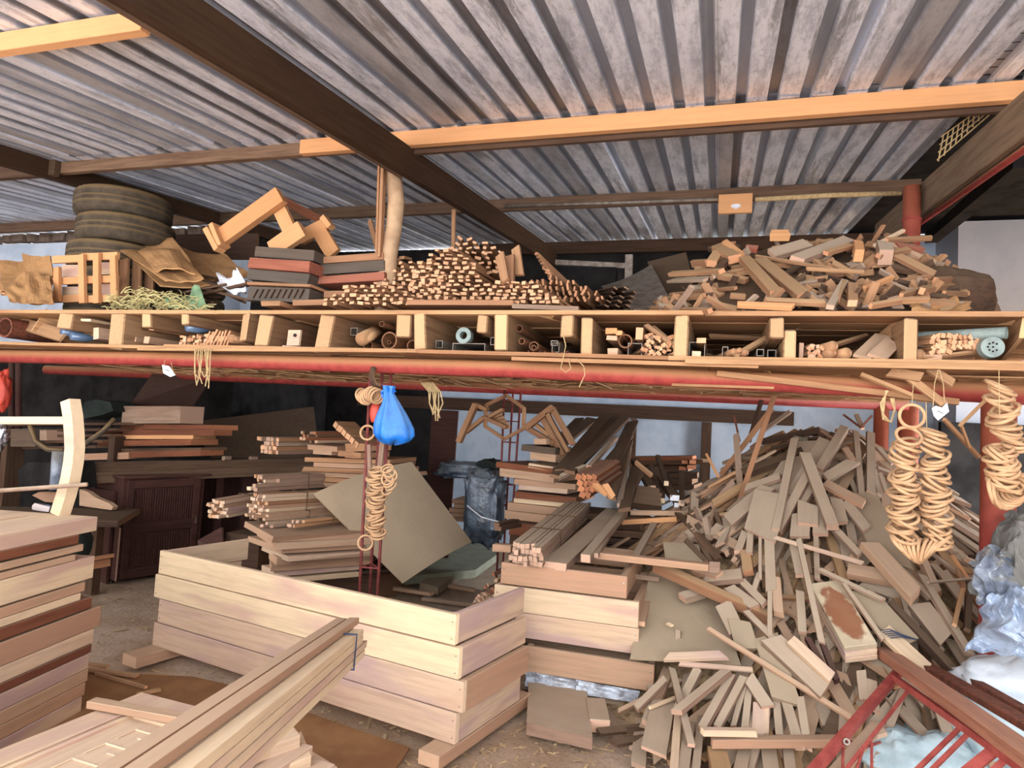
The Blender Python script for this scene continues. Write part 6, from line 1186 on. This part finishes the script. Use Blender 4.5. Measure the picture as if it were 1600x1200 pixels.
stick('small_block', W(1066, 935, Y=4.42), W(1098, 925, Y=4.5), .06, .05, 'dusty', (0, -.5, .85), label='short dusty block lying on the fibreboard sheet', cat='block')
stick('wood_chip', W(1043, 974, Y=4.22), W(1050, 978, Y=4.2), .02, .01, 'pale', (0, -.5, .85), label='tiny pale chip on the fibreboard sheet', cat='chip')
stick('support_board', W(1010, 960, Y=4.6), W(1012, 1085, Y=4.35), .1, .03, 'dusty', (0, -1, 0), label='board standing under the left edge of the fibreboard sheet', cat='board')
# stained painted planks: three layers
A = heap(1288, 912, .12); B_ = heap(1345, 1012, .17)
M['stained'] = None
def mk_stain():
    s = NT('stained_pale_board', .85, 0, .15); v = s.vec('Object', jitter=False)
    base = s.mix(s.ramp(s.noise(v, 6, 4), .4, .6), sr(206, 190, 162), sr(184, 168, 142))
    tc = s.n('ShaderNodeTexCoord'); gr = s.n('ShaderNodeTexGradient', gradient_type='SPHERICAL'); mp = s.n('ShaderNodeMapping'); mp.inputs['Location'].default_value = (-.06, .02, 0); mp.inputs['Scale'].default_value = (3.6, 9, 3); s.l(tc.outputs['Object'], mp.inputs['Vector'])
    no = s.n('ShaderNodeTexNoise'); no.inputs['Scale'].default_value = 14; no.inputs['Detail'].default_value = 6; s.l(tc.outputs['Object'], no.inputs['Vector'])
    mv = s.n('ShaderNodeVectorMath', operation='MULTIPLY_ADD'); s.l(no.outputs['Color'], mv.inputs[0]); mv.inputs[1].default_value = (.9, .9, 0); s.l(mp.outputs[0], mv.inputs[2])
    mv2 = s.n('ShaderNodeVectorMath', operation='SUBTRACT'); s.l(mv.outputs[0], mv2.inputs[0]); mv2.inputs[1].default_value = (.45, .45, 0); s.l(mv2.outputs[0], gr.inputs[0])
    return s.col(s.mix(s.math('MULTIPLY', s.ramp(gr.outputs['Fac'], .25, .42), .85), base, sr(132, 74, 44)))
M['stained'] = mk_stain()
n_ = hn((A + B_) / 2)
for k, nmk in enumerate(['top', 'middle', 'bottom']):
    off = n_ * (-.035 * k) + (B_ - A).normalized() * (-.0 + .01 * k); o = beam('stacked_plank', A + off, B_ + off, m_of(50, B_), .033, 'stained' if k == 0 else 'pale2', n_, label=f'{nmk} of three pale planks stacked below the middle of the heap' + (', stained brown' if k == 0 else ''), cat='plank')
for i in range(5): a = heap(1375 + i * 4, 985 + i * 3, .2); tubeobj('twine', [a, a + Vector((.04, -.03, .02)), a + Vector((.1 + i * .01, .02 * i - .04, .0))], .003, 'bluecord', 4, label='dark twine tangled beside the stained planks', cat='twine', group='dark twine by the stained planks')

# ================================================================ RED METAL GATE, SACKS, PLASTIC
t = thing('red_gate_frame', W(1400, 1060, Z=.5), label='red-primed metal frame with a brown timber rail lying in the front right', cat='frame')
G1 = W(1380, 1018, Z=.50); G2 = W(1640, 1205, Z=.62); gd = (G2 - G1).normalized()
gs = Vector((gd.y, -gd.x, 0)).normalized(); gs = gs if gs.y < 0 else -gs
beam('timber_rail', G1, G2, .085, .05, 'pink', (0, -.5, .87), parent=t); o = t.children[0]; o.data.materials[0] = M['rust2'] if 'rust2' in M else wood('red_brown_rail', sr(186, 134, 110), sr(176, 124, 100), sr(150, 96, 74), None, .3, sr(196, 160, 138))
r1 = W(1396, 1058, Z=.45); r2 = W(1640, 1232, Z=.56); b = MB(); b.box(r1, r2, .02, .03, (0, -.5, .87)); b.build('red_rail', 'gatered', t)
r3 = W(1262, 1215, Z=.30); b = MB(); b.box(W(1404, 1050, Z=.45), r3, .035, .035); b.build('red_stile', 'gatered', t)
for (a, za, c, zc_, wd) in [((1420, 1078), .44, (1312, 1215), .28, .014), ((1502, 1135), .47, (1420, 1215), .34, .016), ((1516, 1143), .48, (1444, 1215), .36, .016), ((1556, 1170), .50, (1500, 1215), .42, .04), ((1575, 1182), .5, (1530, 1225), .42, .02)]:
    b = MB(); b.box(W(*a, Z=za), W(*c, Z=zc_), wd, .012, (0, -.3, .95)); b.build('red_bar', 'gatered', t)
for (a, c) in [(((1318, 1155)), ((1316, 1215))), (((1350, 1165)), ((1335, 1215))), (((1362, 1160)), ((1362, 1215))), (((1345, 1170)), ((1375, 1160))), ((1318, 1165), (1330, 1158))]: tubeobj('scroll_bar', [W(*a, Z=.33), W(*c, Z=.28)], .006, 'gatered', 6, t)
b = MB(); b.hollow(W(1323, 1159, Z=.34), W(1323, 1159, Z=.36), .014, .007, 12); b.build('hinge_ring', 'steel', t)
beam('rusty_angle_bar', W(1408, 1018, Z=.46), W(1640, 1152, Z=.60), .07, .03, 'rust', (0, -.5, .87), label='rusty brown iron bar lying behind the red frame, nearer one', cat='bar')
beam('rusty_angle_bar', W(1500, 1052, Z=.50), W(1640, 1132, Z=.60), .045, .025, 'rust', (0, -.5, .87), label='rusty brown iron bar lying behind the red frame, farther one', cat='bar')
for a, c, lab in [((1300, 1215), (1372, 1132), 'pale offcut under the red frame, left'), ((1500, 1140), (1560, 1165), 'pale offcut under the red rail, middle'), ((1540, 1165), (1640, 1215), 'pale board under the red rail, right'), ((1355, 1150), (1382, 1142), 'little pale wedge under the red frame')]:
    stick('pale_offcut', W(*a, Z=.22), W(*c, Z=.24), .06, .02, 'pale2', label=lab, cat='offcut')
p = W(1440, 1200, Z=.1); blob('white_sack', (p.x + .02, p.y + .05, .1), (.30, .22, .14), 'sack2', 21, .22, 2.4, 44, 28, label='pale crumpled sack under the red frame, nearest', cat='sack')
p = W(1470, 1110, Z=.15); blob('white_sack', (p.x, p.y + .12, .14), (.17, .24, .16), 'sack2', 33, .25, 2.4, 40, 26, label='grey-white sack between the bars of the red frame', cat='sack')
p = W(1530, 1185, Z=.12); blob('white_sack', (p.x + .05, p.y, .1), (.2, .16, .12), 'sack2', 45, .25, 2.4, 36, 24, label='pale sack under the right end of the red rail', cat='sack')
p = W(1590, 1065, Y=3.85); blob('white_sack', (p.x + .1, 3.85, p.z - .02), (.34, .26, .14), 'sack', 57, .16, 2.2, 48, 30, label='bulging bright white sack at the right edge', cat='sack')
p = W(1590, 1120, Y=3.85); blob('grey_sack', (p.x + .05, 3.85, p.z - .05), (.3, .22, .2), 'sack2', 61, .2, label='greyer sack below the bright white one', cat='sack')
# clear plastic bags at the right
M['greysheet'] = simple('dusty_grey_sheet', sr(118, 116, 110), sr(96, 96, 94), 3, .8)
def crumple(name, cs, mat, lab, n=34, amp=.07, seed=0, th=.003, **k):
    c = [Vector(q) for q in cs]; nn = (c[1] - c[0]).cross(c[3] - c[0]).normalized(); b = MB()
    if nn.y > 0: nn = -nn
    for s_ in (0, 1):
        for j in range(n + 1):
            for i in range(n + 1):
                u, v = i / n, j / n; p = c[0].lerp(c[1], u).lerp(c[3].lerp(c[2], u), v)
                r1 = 1 - 2 * abs(noise.noise(Vector((u * 2.2 + seed, v * 1.3, seed)))); r2 = 1 - 2 * abs(noise.noise(Vector((u * 5 + v * 2, v * 3 + seed, seed + 7)))); r3 = 1 - 2 * abs(noise.noise(Vector((u * 11 + seed, v * 8 - u * 3, seed + 3))))
                e = math.sin(math.pi * u) * .5 + .5
                p = p + nn * (amp * (r1 + .45 * r2 + .2 * r3) * e + s_ * th + .14 * math.sin(math.pi * u) * math.sin(math.pi * v)) + Vector((noise.noise(Vector((v * 5, u, seed))), 0, noise.noise(Vector((u * 5, v, seed)))) ) * .05
                b.v.append(p)
    m = (n + 1) * (n + 1)
    for j in range(n):
        for i in range(n):
            a = j * (n + 1) + i; b.f.append((a, a + 1, a + n + 2, a + n + 1)); b.f.append((m + a, m + a + n + 1, m + a + n + 2, m + a + 1))
    return b.build(name, mat, label=lab, cat='plastic', **k)
crumple('plastic_film', q3((1572, 812, 3.9), (1680, 795, 3.8), (1690, 985, 3.6), (1520, 935, 3.75)), 'greysheet', 'dusty grey plastic draped at the right edge in front of the stout post', seed=3, amp=.06)
crumple('plastic_film', q3((1525, 880, 3.75), (1585, 850, 3.7), (1600, 930, 3.6), (1535, 950, 3.65)), 'film', 'dark bluish plastic fold just right of the stout post', seed=11, amp=.05, n=26)
crumple('plastic_film', q3((1548, 925, 3.62), (1600, 915, 3.6), (1650, 1030, 3.5), (1506, 1018, 3.6)), 'film2', 'crinkled pale blue plastic above the white sack', seed=23, amp=.06)
p = W(1600, 980, Y=4.1); blob('grey_bulk', (p.x + .12, 4.15, p.z - .2), (.26, .2, .55), 'greysheet', 91, .2, 2.0, 40, 30, label='grey covered bulk under the draped plastic', cat='bulk')
